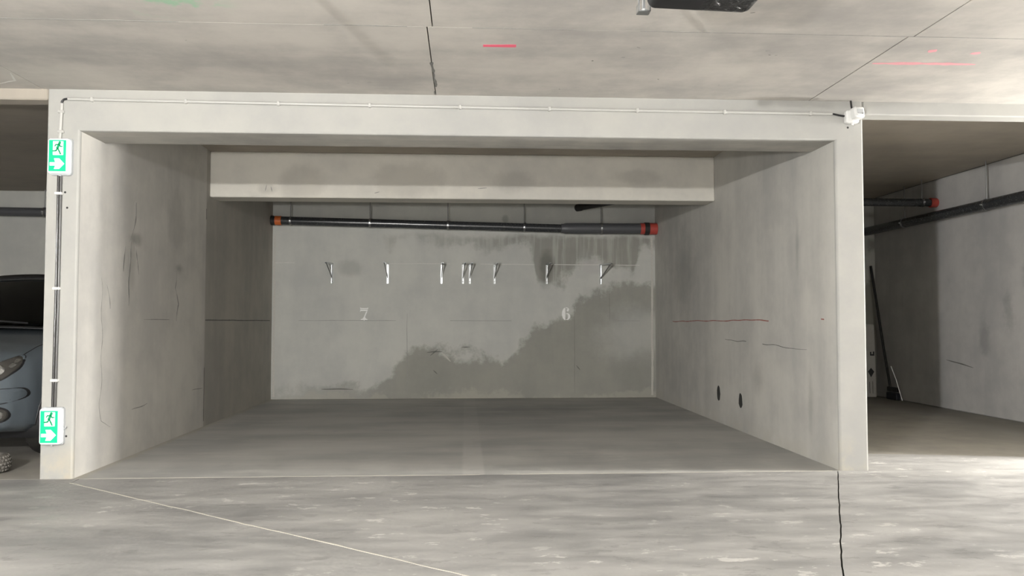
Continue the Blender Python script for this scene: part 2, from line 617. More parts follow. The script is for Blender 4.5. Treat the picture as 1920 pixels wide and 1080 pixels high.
def wobbly(a, b, amp, seed, step=0.06):
    a, b = Vector(a), Vector(b)
    n = max(2, int((b - a).length / step))
    d = (b - a).normalized()
    nrm = Vector((-d.y, d.x))
    out = []
    for i in range(n + 1):
        t = i / n
        k = 0 if i in (0, n) else 1
        p = a.lerp(b, t)
        w_ = noise.noise(Vector((p.x * 3.1 + seed, p.y * 3.1, seed))) + .5 * noise.noise(Vector((p.x * 11 + seed, p.y * 11, seed)))
        out.append(p + nrm * amp * w_ * k)
    return out


def offs(pl, o):
    out = []
    for i, p in enumerate(pl):
        d = (pl[min(i + 1, len(pl) - 1)] - pl[max(0, i - 1)]).normalized()
        out.append(p + Vector((-d.y, d.x)) * o)
    return out


JL = wobbly((-2.44, YF - .14), (KX, KY), 0.012, 2.0)
JR = wobbly((2.49, YF), (KX, KY), 0.007, 5.0)


def slab(name, pts, mat):
    b_ = bmesh.new()
    vs_ = [b_.verts.new((p[0], p[1], 0)) for p in pts]
    fc = b_.faces.new(vs_)
    if fc.calc_area() and fc.normal.z < 0:
        fc.normal_flip()
    ex = bmesh.ops.extrude_face_region(b_, geom=[fc])
    for v in ex['geom']:
        if isinstance(v, bmesh.types.BMVert):
            v.co.z = -0.022
    return obj(name, b_, mat, floor)


g = 0.004
T = YF - .005
slab('floor_slab', [tuple(p) for p in offs(JL, g)] + [tuple(p) for p in offs(JR, -.0035)][::-1][1:] + [(-2.44, T)], M_lane)
slab('floor_slab', [(LX0, LY0), (KX - .004, LY0), (KX - .004, KY)] + [tuple(p) for p in offs(JL, -g)][::-1] + [(-2.448, T), (LX0, T)], M_lane)
slab('floor_slab', [(KX + .004, LY0), (LX1, LY0), (LX1, T), (2.50, T)] + [tuple(p) for p in offs(JR, .0035)], M_lane)
slab('floor_slab', [(XLo + .1, YF), (XRo - .1, YF), (XRo - .1, YB), (XLo + .1, YB)], M_bay)
slab('floor_slab', [(XRo - .095, YF), (XFR + .1, YF), (XFR + .1, 5.62), (XRo - .095, 6.14)], M_lane)
slab('floor_slab', [(XRo - .095, 6.142), (XFR + .1, 5.622), (XFR + .1, YB), (XRo - .095, YB)], M_sidefloor)  # slab split drawn along the lamp's shadow edge, floor tone changes there
slab('floor_slab', [(XFL - .1, YF), (XLo + .095, YF), (XLo + .095, YB), (XFL - .1, YB)], M_sidefloor)
# pale filler crumbling out of the saw cuts
def filler(pl, wd, seed, z=0.0015):
    b_ = bmesh.new()
    a = []
    c = []
    for i, p in enumerate(pl):
        k = wd * (0.55 + 0.9 * abs(noise.noise(Vector((p.x * 9, p.y * 9, seed)))))
        d = (pl[min(i + 1, len(pl) - 1)] - pl[max(0, i - 1)]).normalized()
        nr = Vector((-d.y, d.x))
        q = p + nr * k
        r = p - nr * k
        a.append((b_.verts.new((q.x, q.y, z)), b_.verts.new((q.x, q.y, -.02))))
        c.append((b_.verts.new((r.x, r.y, z)), b_.verts.new((r.x, r.y, -.02))))
    for i in range(len(pl) - 1):
        b_.faces.new((a[i][0], a[i + 1][0], c[i + 1][0], c[i][0]))
        b_.faces.new((a[i][1], a[i + 1][1], a[i + 1][0], a[i][0]))
        b_.faces.new((c[i][0], c[i + 1][0], c[i + 1][1], c[i][1]))
    return obj('joint_filler', b_, M_fill, floor)


filler(JL, 0.0055, 1.0)
filler(wobbly((-2.40, YF - .003), (0.1, YF - .003), .004, 3.0), 0.004, 2.0)
filler(wobbly((0.25, YF - .003), (2.45, YF - .003), .004, 4.0), 0.0055, 3.0)

# ------------------------------------------------------------------ ruled lines, scratches and marking paint lying on the concrete
M_pale = plain('pale_chalk', (0.60, 0.59, 0.55), 0.8, grain=.2)
M_dark = plain('dark_scratch', (0.15, 0.147, 0.135), 0.9, grain=.3)
M_run = plain('run_stain', (0.30, 0.294, 0.275), 0.9, grain=.3)
M_seam = plain('dark_seam', (0.21, 0.206, 0.19), 0.9, grain=.3)
M_redline = plain('red_chalk_line', (0.30, 0.12, 0.10), 0.9, grain=.3)
M_pink = plain('pink_spray', (0.80, 0.13, 0.20), 0.6, grain=.1)
M_pinkpale = plain('faded_pink_spray', (0.72, 0.34, 0.37), 0.7, grain=.15, gs=30)
M_hole = plain('dark_hole', (0.03, 0.03, 0.028), 0.9)
M_mortar = plain('pale_mortar', (0.50, 0.485, 0.44), 0.9, grain=.2)
SURF = {'back': lambda u, v, h: (u, YB - h, v), 'left': lambda u, v, h: (XL + h, u, v), 'right': lambda u, v, h: (XR - h, u, v),
        'ceil': lambda u, v, h: (u, v, ZC - h), 'beam': lambda u, v, h: (u, Y2 - h, v), 'front': lambda u, v, h: (u, YF - h, v), 'far': lambda u, v, h: (XFR - h, u, v)}
HOST = {'back': 'wall_back', 'left': 'wall_left', 'right': 'wall_right', 'ceil': 'ceiling', 'beam': 'beam_1', 'front': 'wall_front', 'far': 'wall_far_right'}
_sk = [0]


def stroke_line(name, surf, pts, wd, mat, wob=.006, dash=0.0, taper=True, rag=.35, step=.05, h=.0008):
    """hand-drawn line: a thin ragged ribbon lying on a surface, optionally broken"""
    f = SURF[surf]
    _sk[0] += 1
    sd = _sk[0] * 3.7
    pl = []
    for (a, b), (c, d) in zip(pts, pts[1:]):
        n = max(2, int(math.hypot(c - a, d - b) / step))
        for i in range(n):
            pl.append(Vector((a + (c - a) * i / n, b + (d - b) * i / n)))
    pl.append(Vector(pts[-1]))
    q = bmesh.new()
    prev = None
    N_ = len(pl)
    for i, p in enumerate(pl):
        d = (pl[min(i + 1, N_ - 1)] - pl[max(0, i - 1)])
        if d.length < 1e-9:
            continue
        d.normalize()
        nr = Vector((-d.y, d.x))
        nz = noise.noise(Vector((p.x * 4 + sd, p.y * 4, sd)))
        nk = noise.noise(Vector((p.x * 1.7 + sd, p.y * 1.7, -sd)))
        p2 = p + nr * wob * nz
        k = wd * .5 * (1 + rag * noise.noise(Vector((p.x * 17, p.y * 17, sd))))
        if taper:
            k *= .35 + .65 * min(1, min(i, N_ - 1 - i) / (N_ * .25 + .01))
        if dash and nk < dash - .5:
            prev = None
            continue
        a, b = p2 + nr * k, p2 - nr * k
        cur = [q.verts.new(f(a.x, a.y, h)), q.verts.new(f(b.x, b.y, h)), q.verts.new(f(a.x, a.y, 0)), q.verts.new(f(b.x, b.y, 0))]
        if prev:
            for x, y in ((0, 1), (2, 0), (1, 3)):
                q.faces.new((prev[x], cur[x], cur[y], prev[y]))
        prev = cur
    return obj(name, q, mat, bpy.data.objects[HOST[surf]])


def patch_spot(name, surf, u, v, ru, rv, mat, h=.0008, n=14, rag=.3):
    f = SURF[surf]
    _sk[0] += 1
    q = bmesh.new()
    ring = []
    for k in range(n):
        a = 2 * math.pi * k / n
        m_ = 1 + rag * noise.noise(Vector((math.cos(a) * 1.5 + _sk[0] * 5, math.sin(a) * 1.5, 0)))
        ring.append((u + ru * m_ * math.cos(a), v + rv * m_ * math.sin(a)))
    top_ = [q.verts.new(f(a, b, h)) for a, b in ring]
    lo_ = [q.verts.new(f(a, b, 0)) for a, b in ring]
    q.faces.new(top_)
    for k in range(n):
        q.faces.new((top_[k], lo_[k], lo_[(k + 1) % n], top_[(k + 1) % n]))
    return obj(name, q, mat, bpy.data.objects[HOST[surf]])


stroke_line('string_line', 'back', [(-2.46, 1.755), (2.4, 1.742)], .009, M_pale, .004, dash=.45, taper=False)
stroke_line('level_line', 'back', [(-2.45, 1.012), (2.3, 1.006)], .006, M_run, .002, dash=.38, taper=False)
stroke_line('formwork_seam', 'back', [(-.75, .08), (-.76, 1.1)], .007, M_run, .01)
stroke_line('formwork_seam', 'back', [(1.43, .05), (1.43, 1.2)], .007, M_seam, .01)
stroke_line('formwork_seam', 'back', [(1.9, 1.0), (1.895, 1.4)], .006, M_seam, .01)
for pts in ([(-.50, .60), (-.30, .605)], [(-.46, .56), (-.36, .64)], [(-.05, .66), (.06, .66)], [(1.45, .42), (1.5, .36)], [(-.42, .36), (-.37, .31)], [(-1.85, .13), (-1.45, .12)]):
    stroke_line('scratch', 'back', pts, .014, M_dark, .02)
stroke_line('scratch', 'back', [(-.30, .60), (-.19, .48)], .022, M_mortar, .03)
stroke_line('mortar_bead', 'back', [(-2.462, .03), (-2.462, 2.12)], .026, M_mortar, .01, taper=False)
stroke_line('mortar_bead', 'back', [(2.462, .03), (2.462, 2.12)], .026, M_mortar, .01, taper=False)
for pts, wd in (([(6.30, 1.9), (6.24, 1.62)], .022), ([(6.24, 1.60), (6.18, 1.12)], .028), ([(6.32, 1.60), (6.40, 1.36)], .020), ([(6.14, 1.55), (6.12, 1.36)], .024),
                ([(7.20, 1.44), (7.16, 1.28), (7.26, 1.15), (7.22, 1.00)], .020), ([(5.76, 1.30), (5.765, .45), (5.80, .33), (5.94, .27)], .008), ([(5.82, 1.25), (5.87, 1.08)], .012)):
    stroke_line('run_mark', 'left', pts, wd * .7, M_run, .06, rag=1.3, step=.02)
stroke_line('run_mark', 'left', [(6.0, 1.1), (6.0, .85), (6.1, .6)], .010, M_run, .04, dash=.4)
stroke_line('level_line', 'left', [(6.5, 1.015), (7.1, 1.014)], .007, M_run, .003, dash=.3)
stroke_line('level_line', 'left', [(8.0, 1.012), (10.6, 1.010)], .011, M_dark, .003, taper=False)
stroke_line('scratch', 'left', [(7.65, .37), (7.95, .37)], .008, M_run, .01)
stroke_line('scratch', 'left', [(6.3, .33), (6.6, .36)], .008, M_run, .02)
stroke_line('pour_joint', 'left', [(7.99, 0), (7.99, 2.64)], .012, M_dark, .006, dash=.55, taper=False)
stroke_line('level_line', 'right', [(5.6, 1.012), (9.8, 1.0)], .009, M_redline, .010, dash=.38, taper=False)
stroke_line('scratch', 'right', [(5.9, .79), (8.0, .83)], .006, M_dark, .015, dash=.5)
patch_spot('anchor_hole', 'right', 8.02, .285, .055, .070, M_hole)
patch_spot('anchor_hole', 'right', 7.37, .275, .050, .068, M_hole)
stroke_line('paint_line', 'ceil', [(.092, 4.40), (.272, 4.393)], .040, M_pink, .003, taper=False, rag=.25, step=.01)
stroke_line('paint_line', 'ceil', [(2.36, 4.578), (2.66, 4.566), (2.97, 4.561)], .046, M_pinkpale, .006, rag=.5, step=.015)
patch_spot('paint_dot', 'ceil', 2.585, 4.345, .024, .026, M_pinkpale)
patch_spot('paint_dot', 'ceil', 2.85, 4.37, .026, .022, M_pinkpale)
rs = random.Random(5)
for x, y in ((.88, 4.55), (.93, 4.38), (1.18, 4.95), (1.70, 4.46), (1.74, 4.47), (.72, 4.62), (1.6, 5.05), (-.75, 5.15), (-.62, 5.13), (1.66, 4.40), (.60, 5.2), (-1.5, 4.4), (1.38, 3.85)):
    an, ln = rs.uniform(-.4, .9), rs.uniform(.010, .028)
    stroke_line('scratch', 'ceil', [(x, y), (x + ln * math.cos(an), y + ln * math.sin(an))], rs.uniform(.006, .012), M_dark if rs.random() < .6 else M_run, .01, step=.004, rag=1.2)
stroke_line('joint_crack', 'ceil', [(-4.5, 4.13), (4.5, 4.13)], .0075, M_run, .003, dash=.30, taper=False, rag=.6, step=.03)
stroke_line('joint_crack', 'ceil', [(-.2, 4.2), (-.195, 4.7), (-.205, 5.38)], .013, M_dark, .03, dash=.45, rag=1.3, step=.015)
stroke_line('scratch', 'ceil', [(-2.95, 5.30), (-2.80, 5.22), (-2.74, 5.05)], .014, M_pale, .02)
for x, z in ((-2.575, 1.83), (-2.56, 1.73), (-2.535, .27), (2.60, 2.32)):
    patch_spot('anchor_hole', 'front', x, z, .007, .007, M_hole, rag=.1)
for x, z, dx, dz in ((-1.96, 2.275, .02, .06), (.12, 2.31, .09, .01), (-1.88, 2.27, -.01, .05), (-.9, 2.262, .05, .015)):
    stroke_line('scratch', 'beam', [(x, z), (x + dx, z + dz)], .008, M_run, .03, step=.01)
stroke_line('scratch', 'far', [(9.1, .56), (8.6, .50)], .012, M_dark, .01)
stroke_line('level_line', 'far', [(7.7, 1.01), (7.0, 1.01)], .008, M_dark, .003)

# ------------------------------------------------------------------ small materials
M_white = plain('white_plastic', (0.62, 0.62, 0.60), 0.4)
M_pvc = plain('cream_pvc', (0.43, 0.425, 0.40), 0.45)
M_cable = plain('black_cable', (0.012, 0.012, 0.013), 0.35)
M_dcond = plain('dark_conduit', (0.03, 0.029, 0.028), 0.22, spec=0.7)
M_gcond = plain('grey_conduit', (0.05, 0.049, 0.047), 0.3, spec=0.6)
M_galv = plain('galvanised_steel', (0.80, 0.82, 0.83), 0.30, metal=1.0, grain=0.12, gs=25)
M_steel = plain('dull_steel', (0.30, 0.30, 0.30), 0.4, metal=1.0)
M_pipe = plain('dark_grey_pipe', (0.035, 0.037, 0.040), 0.26, spec=0.6)
M_pipe2 = plain('grey_pipe', (0.075, 0.077, 0.082), 0.42)
M_orange = plain('orange_sleeve', (0.56, 0.13, 0.028), 0.5)
M_red = plain('red_sleeve', (0.40, 0.055, 0.04), 0.5)
M_rubber = plain('black_rubber', (0.016, 0.015, 0.014), 0.6)
M_num = plain('white_stencil_paint', (0.88, 0.875, 0.85), 0.7, grain=0.14, gs=70)
M_glow = plain('sign_glow_white', (0.8, 0.9, 0.85), 0.4, emit=(0.80, 1.0, 0.93), es=0.72)
M_green = plain('sign_green', (0.0, 0.36, 0.12), 0.35, emit=(0.0, 0.62, 0.24), es=0.85)
M_fig = plain('sign_figure_green', (0.0, 0.25, 0.09), 0.35, emit=(0.0, 0.36, 0.14), es=0.35)
M_edge = plain('grey_plastic', (0.38, 0.39, 0.40), 0.45)
M_lens = plain('sensor_window', (0.36, 0.37, 0.37), 0.25)

# ------------------------------------------------------------------ lane luminaires and two added fill lamps (outside the frame)
def lamp(pos, power, tint, face, size, label):
    x, y, z = pos
    org = (x, {1: LY0, -1: YF, 2: PILY, 0: y}[face], z if face else ZC)
    ax = Vector((0, 1 if face > 0 else -1, 0)) if face else Vector((0, 0, -1))
    drop = (abs(y - org[1]) if face else ZC - z) - .113
    t = thing('bulkhead_lamp', org, label, 'lamp', 'bulkhead lamps of the lane')
    b_ = bmesh.new()
    lathe(b_, [(0, 0), (.10, 0), (.10, .03), (.085, .045), (0, .045)], (0, 0, 0), ax, 24)
    obj('base', b_, M_white, t, auto=.6)
    b_ = bmesh.new()
    lathe(b_, [(0, .045), (.012, .045), (.012, .03 + drop), (.040, .045 + drop), (.040, .062 + drop), (.032, .066 + drop), (0, .066 + drop)], (0, 0, 0), ax, 20)
    obj('lamp_holder', b_, M_edge, t, auto=.6)
    L = bpy.data.lights.new('bulb', 'POINT')
    L.energy = power
    L.color = tint
    L.shadow_soft_size = size
    lo_ = bpy.data.objects.new('bulb', L)
    C.objects.link(lo_)
    lo_.parent = t
    lo_.location = ax * (.113 + drop)


for (p, pw, ti, fc, sz), lb in zip(LAMPS, ('round bulkhead lamp high on the pillar behind the viewpoint', 'added fill lamp low on the pillar behind the viewpoint',
                                           'added fill lamp on the far lane wall behind the viewpoint', 'round bulkhead lamp on the lane wall past the single bay',
                                           'pendant lamp hanging over the lane past the single bay', 'round bulkhead lamp on the lane wall past the parked car')):
    lamp(p, pw, ti, fc, sz, lb)

# ------------------------------------------------------------------ exit signs
def exit_sign(cx, cz, label, hook):
    t = thing('exit_sign', (cx, YF, cz), label, 'exit sign', 'lit exit signs on the left pillar')
    W, Hh, D = .142, .238, .062

    def plate(name, w_, h_, r, y0, y1, mat, ox=0, oz=0, par=t):
        b_ = bmesh.new()
        prism(b_, [(ox + a, y0, oz + b) for a, b in rrect(w_, h_, r)], (0, y1 - y0, 0))
        return obj(name, b_, mat, par, auto=.5)
    plate('base_plate', W, Hh, .018, -.022, 0, M_edge)
    b_ = bmesh.new()
    prev = None
    for (s, y) in ((0, -.022), (.000, -.048), (.004, -.057), (.011, -D)):
        ring = [b_.verts.new((a, y, b)) for a, b in rrect(W - .012 - 2 * s, Hh - .012 - 2 * s, .016)]
        if prev:
            for k in range(len(ring)):
                b_.faces.new((prev[k], prev[(k + 1) % len(ring)], ring[(k + 1) % len(ring)], ring[k]))
        prev = ring
    b_.faces.new(prev)
    obj('diffuser_cover', b_, M_glow2, t, auto=.7)
    f = plate('green_panel', .106, .200, .002, -D - .0015, -D + .001, M_green)
    # white doorway
    y = -D - .0025
    d = plate('doorway', .064, .088, .002, y, -D - .001, M_glow, 0.004, .048, f)
    # running figure
    yf = y - .0012
    b_ = bmesh.new()
    lathe(b_, [(0, 0), (.009, 0), (.009, -.001), (0, -.001)], (.014, y, .083), (0, 1, 0), 14)

    def stroke(pts, wd):
        pts = [Vector((p[0], 0, p[1])) for p in pts]
        for p, q in zip(pts, pts[1:]):
            d_ = (q - p).normalized()
            n_ = Vector((-d_.z, 0, d_.x)) * wd / 2
            prism(b_, [Vector((0, y, 0)) + v for v in (p + n_ - d_ * wd * .3, q + n_ + d_ * wd * .3, q - n_ + d_ * wd * .3, p - n_ - d_ * wd * .3)], (0, -.001, 0))
    stroke([(.010, .073), (.000, .048)], .016)
    stroke([(.008, .071), (-.010, .070), (-.016, .060)], .0075)
    stroke([(.012, .068), (.020, .058), (.031, .059)], .0075)
    stroke([(.000, .047), (-.008, .031), (-.030, .029)], .0092)
    stroke([(.003, .045), (.012, .027), (.020, .010)], .0092)
    obj('running_figure', b_, M_fig, f)
    b_ = bmesh.new()
    ar = [(-.046, -.043), (-.012, -.043), (-.020, -.018), (.012, -.018), (.044, -.052), (.012, -.086), (-.020, -.086), (-.012, -.064), (-.046, -.064)]
    prism(b_, [(a, y, b) for a, b in ar], (0, .0015, 0))
    obj('arrow', b_, M_glow, f)
    if hook:
        b_ = bmesh.new()
        tube(b_, [(.066, -.02, -.008), (.074, -.02, -.014), (.082, -.02, -.012), (.083, -.02, -.002)], .003, 8)
        obj('latch', b_, M_edge, t, auto=.9)
    b_ = bmesh.new()
    box(b_, -.006, .006, -.03, -.004, -Hh / 2 - .006, -Hh / 2 + .004, .001, 1)
    obj('cover_clip', b_, M_edge, t)
    return t


M_glow2 = plain('sign_cover', (0.80, 0.83, 0.82), 0.3, emit=(0.72, 1.0, 0.92), es=0.16)
exit_sign(-2.598, 2.055, 'green lit exit sign with running figure and arrow, high on left pillar', False)
exit_sign(-2.612, 0.337, 'green lit exit sign with running figure and arrow, low on left pillar', True)


# ------------------------------------------------------------------ conduits and cables on the portal
def clip(b_, p, r, along):
    """saddle clip around a conduit lying on the portal face"""
    x, y, z = p
    if along == 'x':
        box(b_, x - .008, x + .008, YF - 2 * r - .006, YF, z - r - .005, z + r + .005, .003, 1)
    else:
        box(b_, x - r - .010, x + r + .010, YF - 2 * r - .006, YF, z - .009, z + .009, .003, 1)


r = .0095
t = thing('conduit', (0, 0, 0), 'long cream plastic conduit clipped along the front beam', 'conduit')
b_ = bmesh.new()
pa, pb = Vector((-2.565, YF - r - .002, 2.434)), Vector((2.487, YF - r - .002, 2.410))
tube(b_, [pa.lerp(pb, i / 30) + Vector((0, 0, -.004 * math.sin(math.pi * i / 30))) for i in range(31)], r, 12)
obj('tube', b_, M_pvc, t, auto=.8)
for i in range(9):
    p = pa.lerp(pb, .03 + .94 * i / 8)
    b_ = bmesh.new()
    clip(b_, (p.x, p.y, p.z - .004 * math.sin(math.pi * (.03 + .94 * i / 8))), r, 'x')
    obj('clip', b_, M_pvc, t)
t = thing('conduit', (0, 0, 0), 'short cream upright conduit rising from the upper exit sign', 'conduit')
b_ = bmesh.new()
tube(b_, [(-2.603, YF - r - .002, 2.405), (-2.610, YF - r - .002, 2.172)], r, 12)
obj('tube', b_, M_pvc, t, auto=.8)
for z in (2.35, 2.22):
    b_ = bmesh.new()
    clip(b_, (-2.605, 0, z), r * .9, 'z')
    obj('clip', b_, M_pvc, t)
b_ = bmesh.new()
tube(b_, [(-2.604, YF - .012, 2.40), (-2.602, YF - .012, 2.418), (-2.592, YF - .012, 2.430), (-2.575, YF - .012, 2.434), (-2.560, YF - .012, 2.434)], .0065, 10)
tag(obj('cable', b_, M_cable, None, auto=.9), 'bent black cable bridging the two cream conduits at the corner', 'cable')
t = thing('conduit', (0, 0, 0), 'dark glossy twin conduit running down between the two exit signs', 'conduit')
for dx, m_, nm in ((-.0065, M_dcond, 'dark_tube'), (.0075, M_gcond, 'grey_tube')):
    b_ = bmesh.new()
    tube(b_, [(-2.606 + dx, YF - .011, 1.938), (-2.606 + dx, YF - .011, 1.2), (-2.611 + dx, YF - .011, .455)], .0085 if dx < 0 else .0075, 12)
    obj(nm, b_, m_, t, auto=.8)
for z in (1.82, 1.21, .625):
    b_ = bmesh.new()
    clip(b_, (-2.607, 0, z), .012, 'z')
    obj('clip', b_, M_white, t)

# ------------------------------------------------------------------ motion detector
t = thing('motion_detector', (2.622, YF, 2.395), 'white motion detector at the top of the right pillar', 'detector')
b_ = bmesh.new()
box(b_, -.055, .035, -.055, 0, -.055, .035, .014, 3)
obj('mounting_base', b_, M_white, t, auto=.6)
Mh = Matrix.Translation((.014, -.066, .008)) @ Matrix.Scale(.88, 4) @ Matrix.Rotation(math.radians(10), 4, 'Z') @ Matrix.Rotation(math.radians(-8), 4, 'X')
b_ = bmesh.new()
box(b_, -.044, .044, -.034, .04, -.044, .044, .016, 3, Mh)
hd = obj('sensor_head', b_, M_white, t, auto=.6)
b_ = bmesh.new()
prism(b_, [Mh @ Vector((a, -.033, b + .004)) for a, b in rrect(.050, .036, .006)], Mh.to_3x3() @ Vector((0, -.004, 0)))
obj('sensor_window', b_, M_lens, hd)
b_ = bmesh.new()
prism(b_, [Mh @ Vector((a, -.033, b - .024)) for a, b in rrect(.05, .012, .004)], Mh.to_3x3() @ Vector((0, -.005, 0)))
obj('window_hood', b_, M_white, hd)
b_ = bmesh.new()
lathe(b_, [(0, -.006), (.0032, -.005), (.0032, 0), (0, 0)], Mh @ Vector((.020, -.034, -.014)), Mh.to_3x3() @ Vector((0, 1, 0)), 10)
obj('indicator', b_, M_cable, hd)
b_ = bmesh.new()
lathe(b_, [(0, 0), (.008, 0), (.008, -.010), (0, -.012)], (-.004, -.03, -.055), (0, 0, 1), 12)
obj('adjuster_knob', b_, M_white, t, auto=.6)
b_ = bmesh.new()
tube(b_, [(2.480, YF - .012, 2.410), (2.50, YF - .012, 2.408), (2.53, YF - .016, 2.400), (2.560, YF - .02, 2.394), (2.59, YF - .025, 2.394)], .0065, 10)
tag(obj('cable', b_, M_cable, None, auto=.9), 'short black cable from the long conduit into the motion detector', 'cable')
b_ = bmesh.new()
tube(b_, [(2.622, YF - .025, 2.43), (2.618, YF - .02, 2.46), (2.615, YF - .018, 2.505)], .0065, 10)
tag(obj('cable', b_, M_cable, None, auto=.9), 'short black cable from the motion detector up to the ceiling', 'cable')

# ------------------------------------------------------------------ drain pipe along the back wall
YP = 10.585


def pz(x):
    if x < 1.3:
        return 2.291 + (x + 2.475) / (1.31 + 2.475) * (2.209 - 2.291)
    return 2.214


def hanger(t, x, y, z, rp, top=ZG, bolt=True):
    b_ = bmesh.new()
    tube(b_, [(x, y, z + rp), (x, y, top)], .006, 8)
    rod = obj('hanger_rod', b_, M_steel, t, auto=.8)
    b_ = bmesh.new()
    return rod


def clamp(t, x, y, z, rp, axis=(1, 0, 0)):
    b_ = bmesh.new()
    lathe(b_, [(rp + .001, -.012), (rp + .006, -.012), (rp + .006, .012), (rp + .001, .012)], (x, y, z), axis, 28, closed=True)
    cl = obj('clamp', b_, M_steel, t, auto=.6)
    b_ = bmesh.new()
    ax = Vector(axis)
    sd = Vector((0, -1, 0)) if abs(ax.x) > .5 else Vector((-1, 0, 0))
    p = Vector((x, y, z)) + sd * (rp + .004)
    lathe(b_, [(0, .018), (.009, .016), (.009, -.006), (0, -.006)], p, sd, 8)
    obj('clamp_bolt', b_, M_galv, cl, auto=.6)


t = thing('drain_pipe', (0, 0, 0), 'dark grey drain pipe with orange sleeves hung along the back wall', 'pipe')
b_ = bmesh.new()
tube(b_, [(-2.49, YP, pz(-2.49)), (-1.2, YP, pz(-1.2)), (0, YP, pz(0)), (1.30, YP, pz(1.29))], .055, 28)
obj('narrow_pipe', b_, M_pipe, t, auto=.8)
b_ = bmesh.new()
lathe(b_, [(.056, -.06), (.062, -.055), (.062, -.03), (.071, .0), (.071, .03)], (1.30, YP, 2.211), (1, 0, 0), 28)
obj('reducer', b_, M_pipe2, t, auto=.6)
b_ = bmesh.new()
tube(b_, [(1.31, YP, 2.212), (2.505, YP, 2.214)], .071, 28)
obj('wide_pipe', b_, M_pipe2, t, auto=.8)
for nm, x0, x1, rr, m_, z in (('orange_sleeve', -2.435, -2.355, .060, M_orange, pz(-2.4)), ('wall_collar', -2.489, -2.452, .062, M_rubber, pz(-2.47)),
                              ('red_sleeve', 2.285, 2.345, .0745, M_red, 2.214), ('rubber_coupling', 2.340, 2.405, .082, M_rubber, 2.214), ('red_socket', 2.400, 2.507, .0765, M_red, 2.214)):
    b_ = bmesh.new()
    lathe(b_, [(.04, 0), (rr - .003, 0), (rr, .003), (rr, x1 - x0 - .003), (rr - .003, x1 - x0), (.04, x1 - x0)], (x0, YP, z), (1, 0, 0), 28)
    obj(nm, b_, m_, t, auto=.5)
for x in (-2.24, -1.23, -.23, .76, 1.77):
    rp = .055 if x < 1.3 else .071
    hanger(t, x, YP, pz(x), rp)
    clamp(t, x, YP, pz(x), rp)

t = thing('waste_pipe', (0, 0, 0), 'short black pipe slanting under the ceiling above the grey drain pipe', 'pipe')
b_ = bmesh.new()
tube(b_, [(1.46, 10.50, 2.474), (2.507, 9.05, 2.50)], .040, 20)
obj('tube', b_, M_rubber, t, auto=.8)
b_ = bmesh.new()
dv = (Vector((2.507, 9.05, 2.50)) - Vector((1.46, 10.50, 2.474))).normalized()
lathe(b_, [(0, -.03), (.044, -.03), (.047, -.025), (.047, .05), (.044, .055), (.038, .055)], (1.46, 10.50, 2.474), dv, 20)
obj('end_socket', b_, M_rubber, t, auto=.5)
hanger(t, 1.57, 10.35, 2.476, .04)

# same drain line carries on through the wall into the bay with the car
t = thing('drain_pipe', (0, 0, 0), 'dark grey drain pipe on the back wall behind the parked car', 'pipe')
b_ = bmesh.new()
tube(b_, [(-7.7, YP, 2.40), (-2.70, YP, 2.345)], .056, 24)
obj('tube', b_, M_pipe2, t, auto=.8)
for x in (-6.6, -5.30, -4.0):
    hanger(t, x, YP, 2.37, .056)
    clamp(t, x, YP, 2.345 + (-2.7 - x) * .011, .056)

# ------------------------------------------------------------------ single bay: two pipes
t = thing('drain_pipe', (0, 0, 0), 'dark pipe running along the wall of the dark single bay', 'pipe')
XP = 5.375
b_ = bmesh.new()
tube(b_, [(XP, 5.7, 2.205), (XP, 8.2, 2.205), (XP, 10.69, 2.205)], .055, 24)
obj('tube', b_, M_pipe, t, auto=.8)
for y in (6.4, 8.12, 9.7):
    hanger(t, XP, y, 2.205, .055)
    clamp(t, XP, y, 2.205, .055, (0, 1, 0))
t = thing('branch_pipe', (0, 0, 0), 'dark crosswise pipe with red wall sleeve in the dark single bay', 'pipe')
b_ = bmesh.new()
tube(b_, [(XRo, 9.22, 2.385), (5.42, 9.22, 2.385)], .045, 22)
obj('tube', b_, M_pipe, t, auto=.8)
b_ = bmesh.new()
lathe(b_, [(.03, 0), (.053, 0), (.056, .004), (.056, .072), (.050, .085), (.03, .085)], (5.414, 9.22, 2.385), (1, 0, 0), 22)
obj('red_sleeve', b_, M_red, t, auto=.5)
for x in (3.4, 4.55, 5.32):
    hanger(t, x, 9.22, 2.385, .045)
    clamp(t, x, 9.22, 2.385, .045)

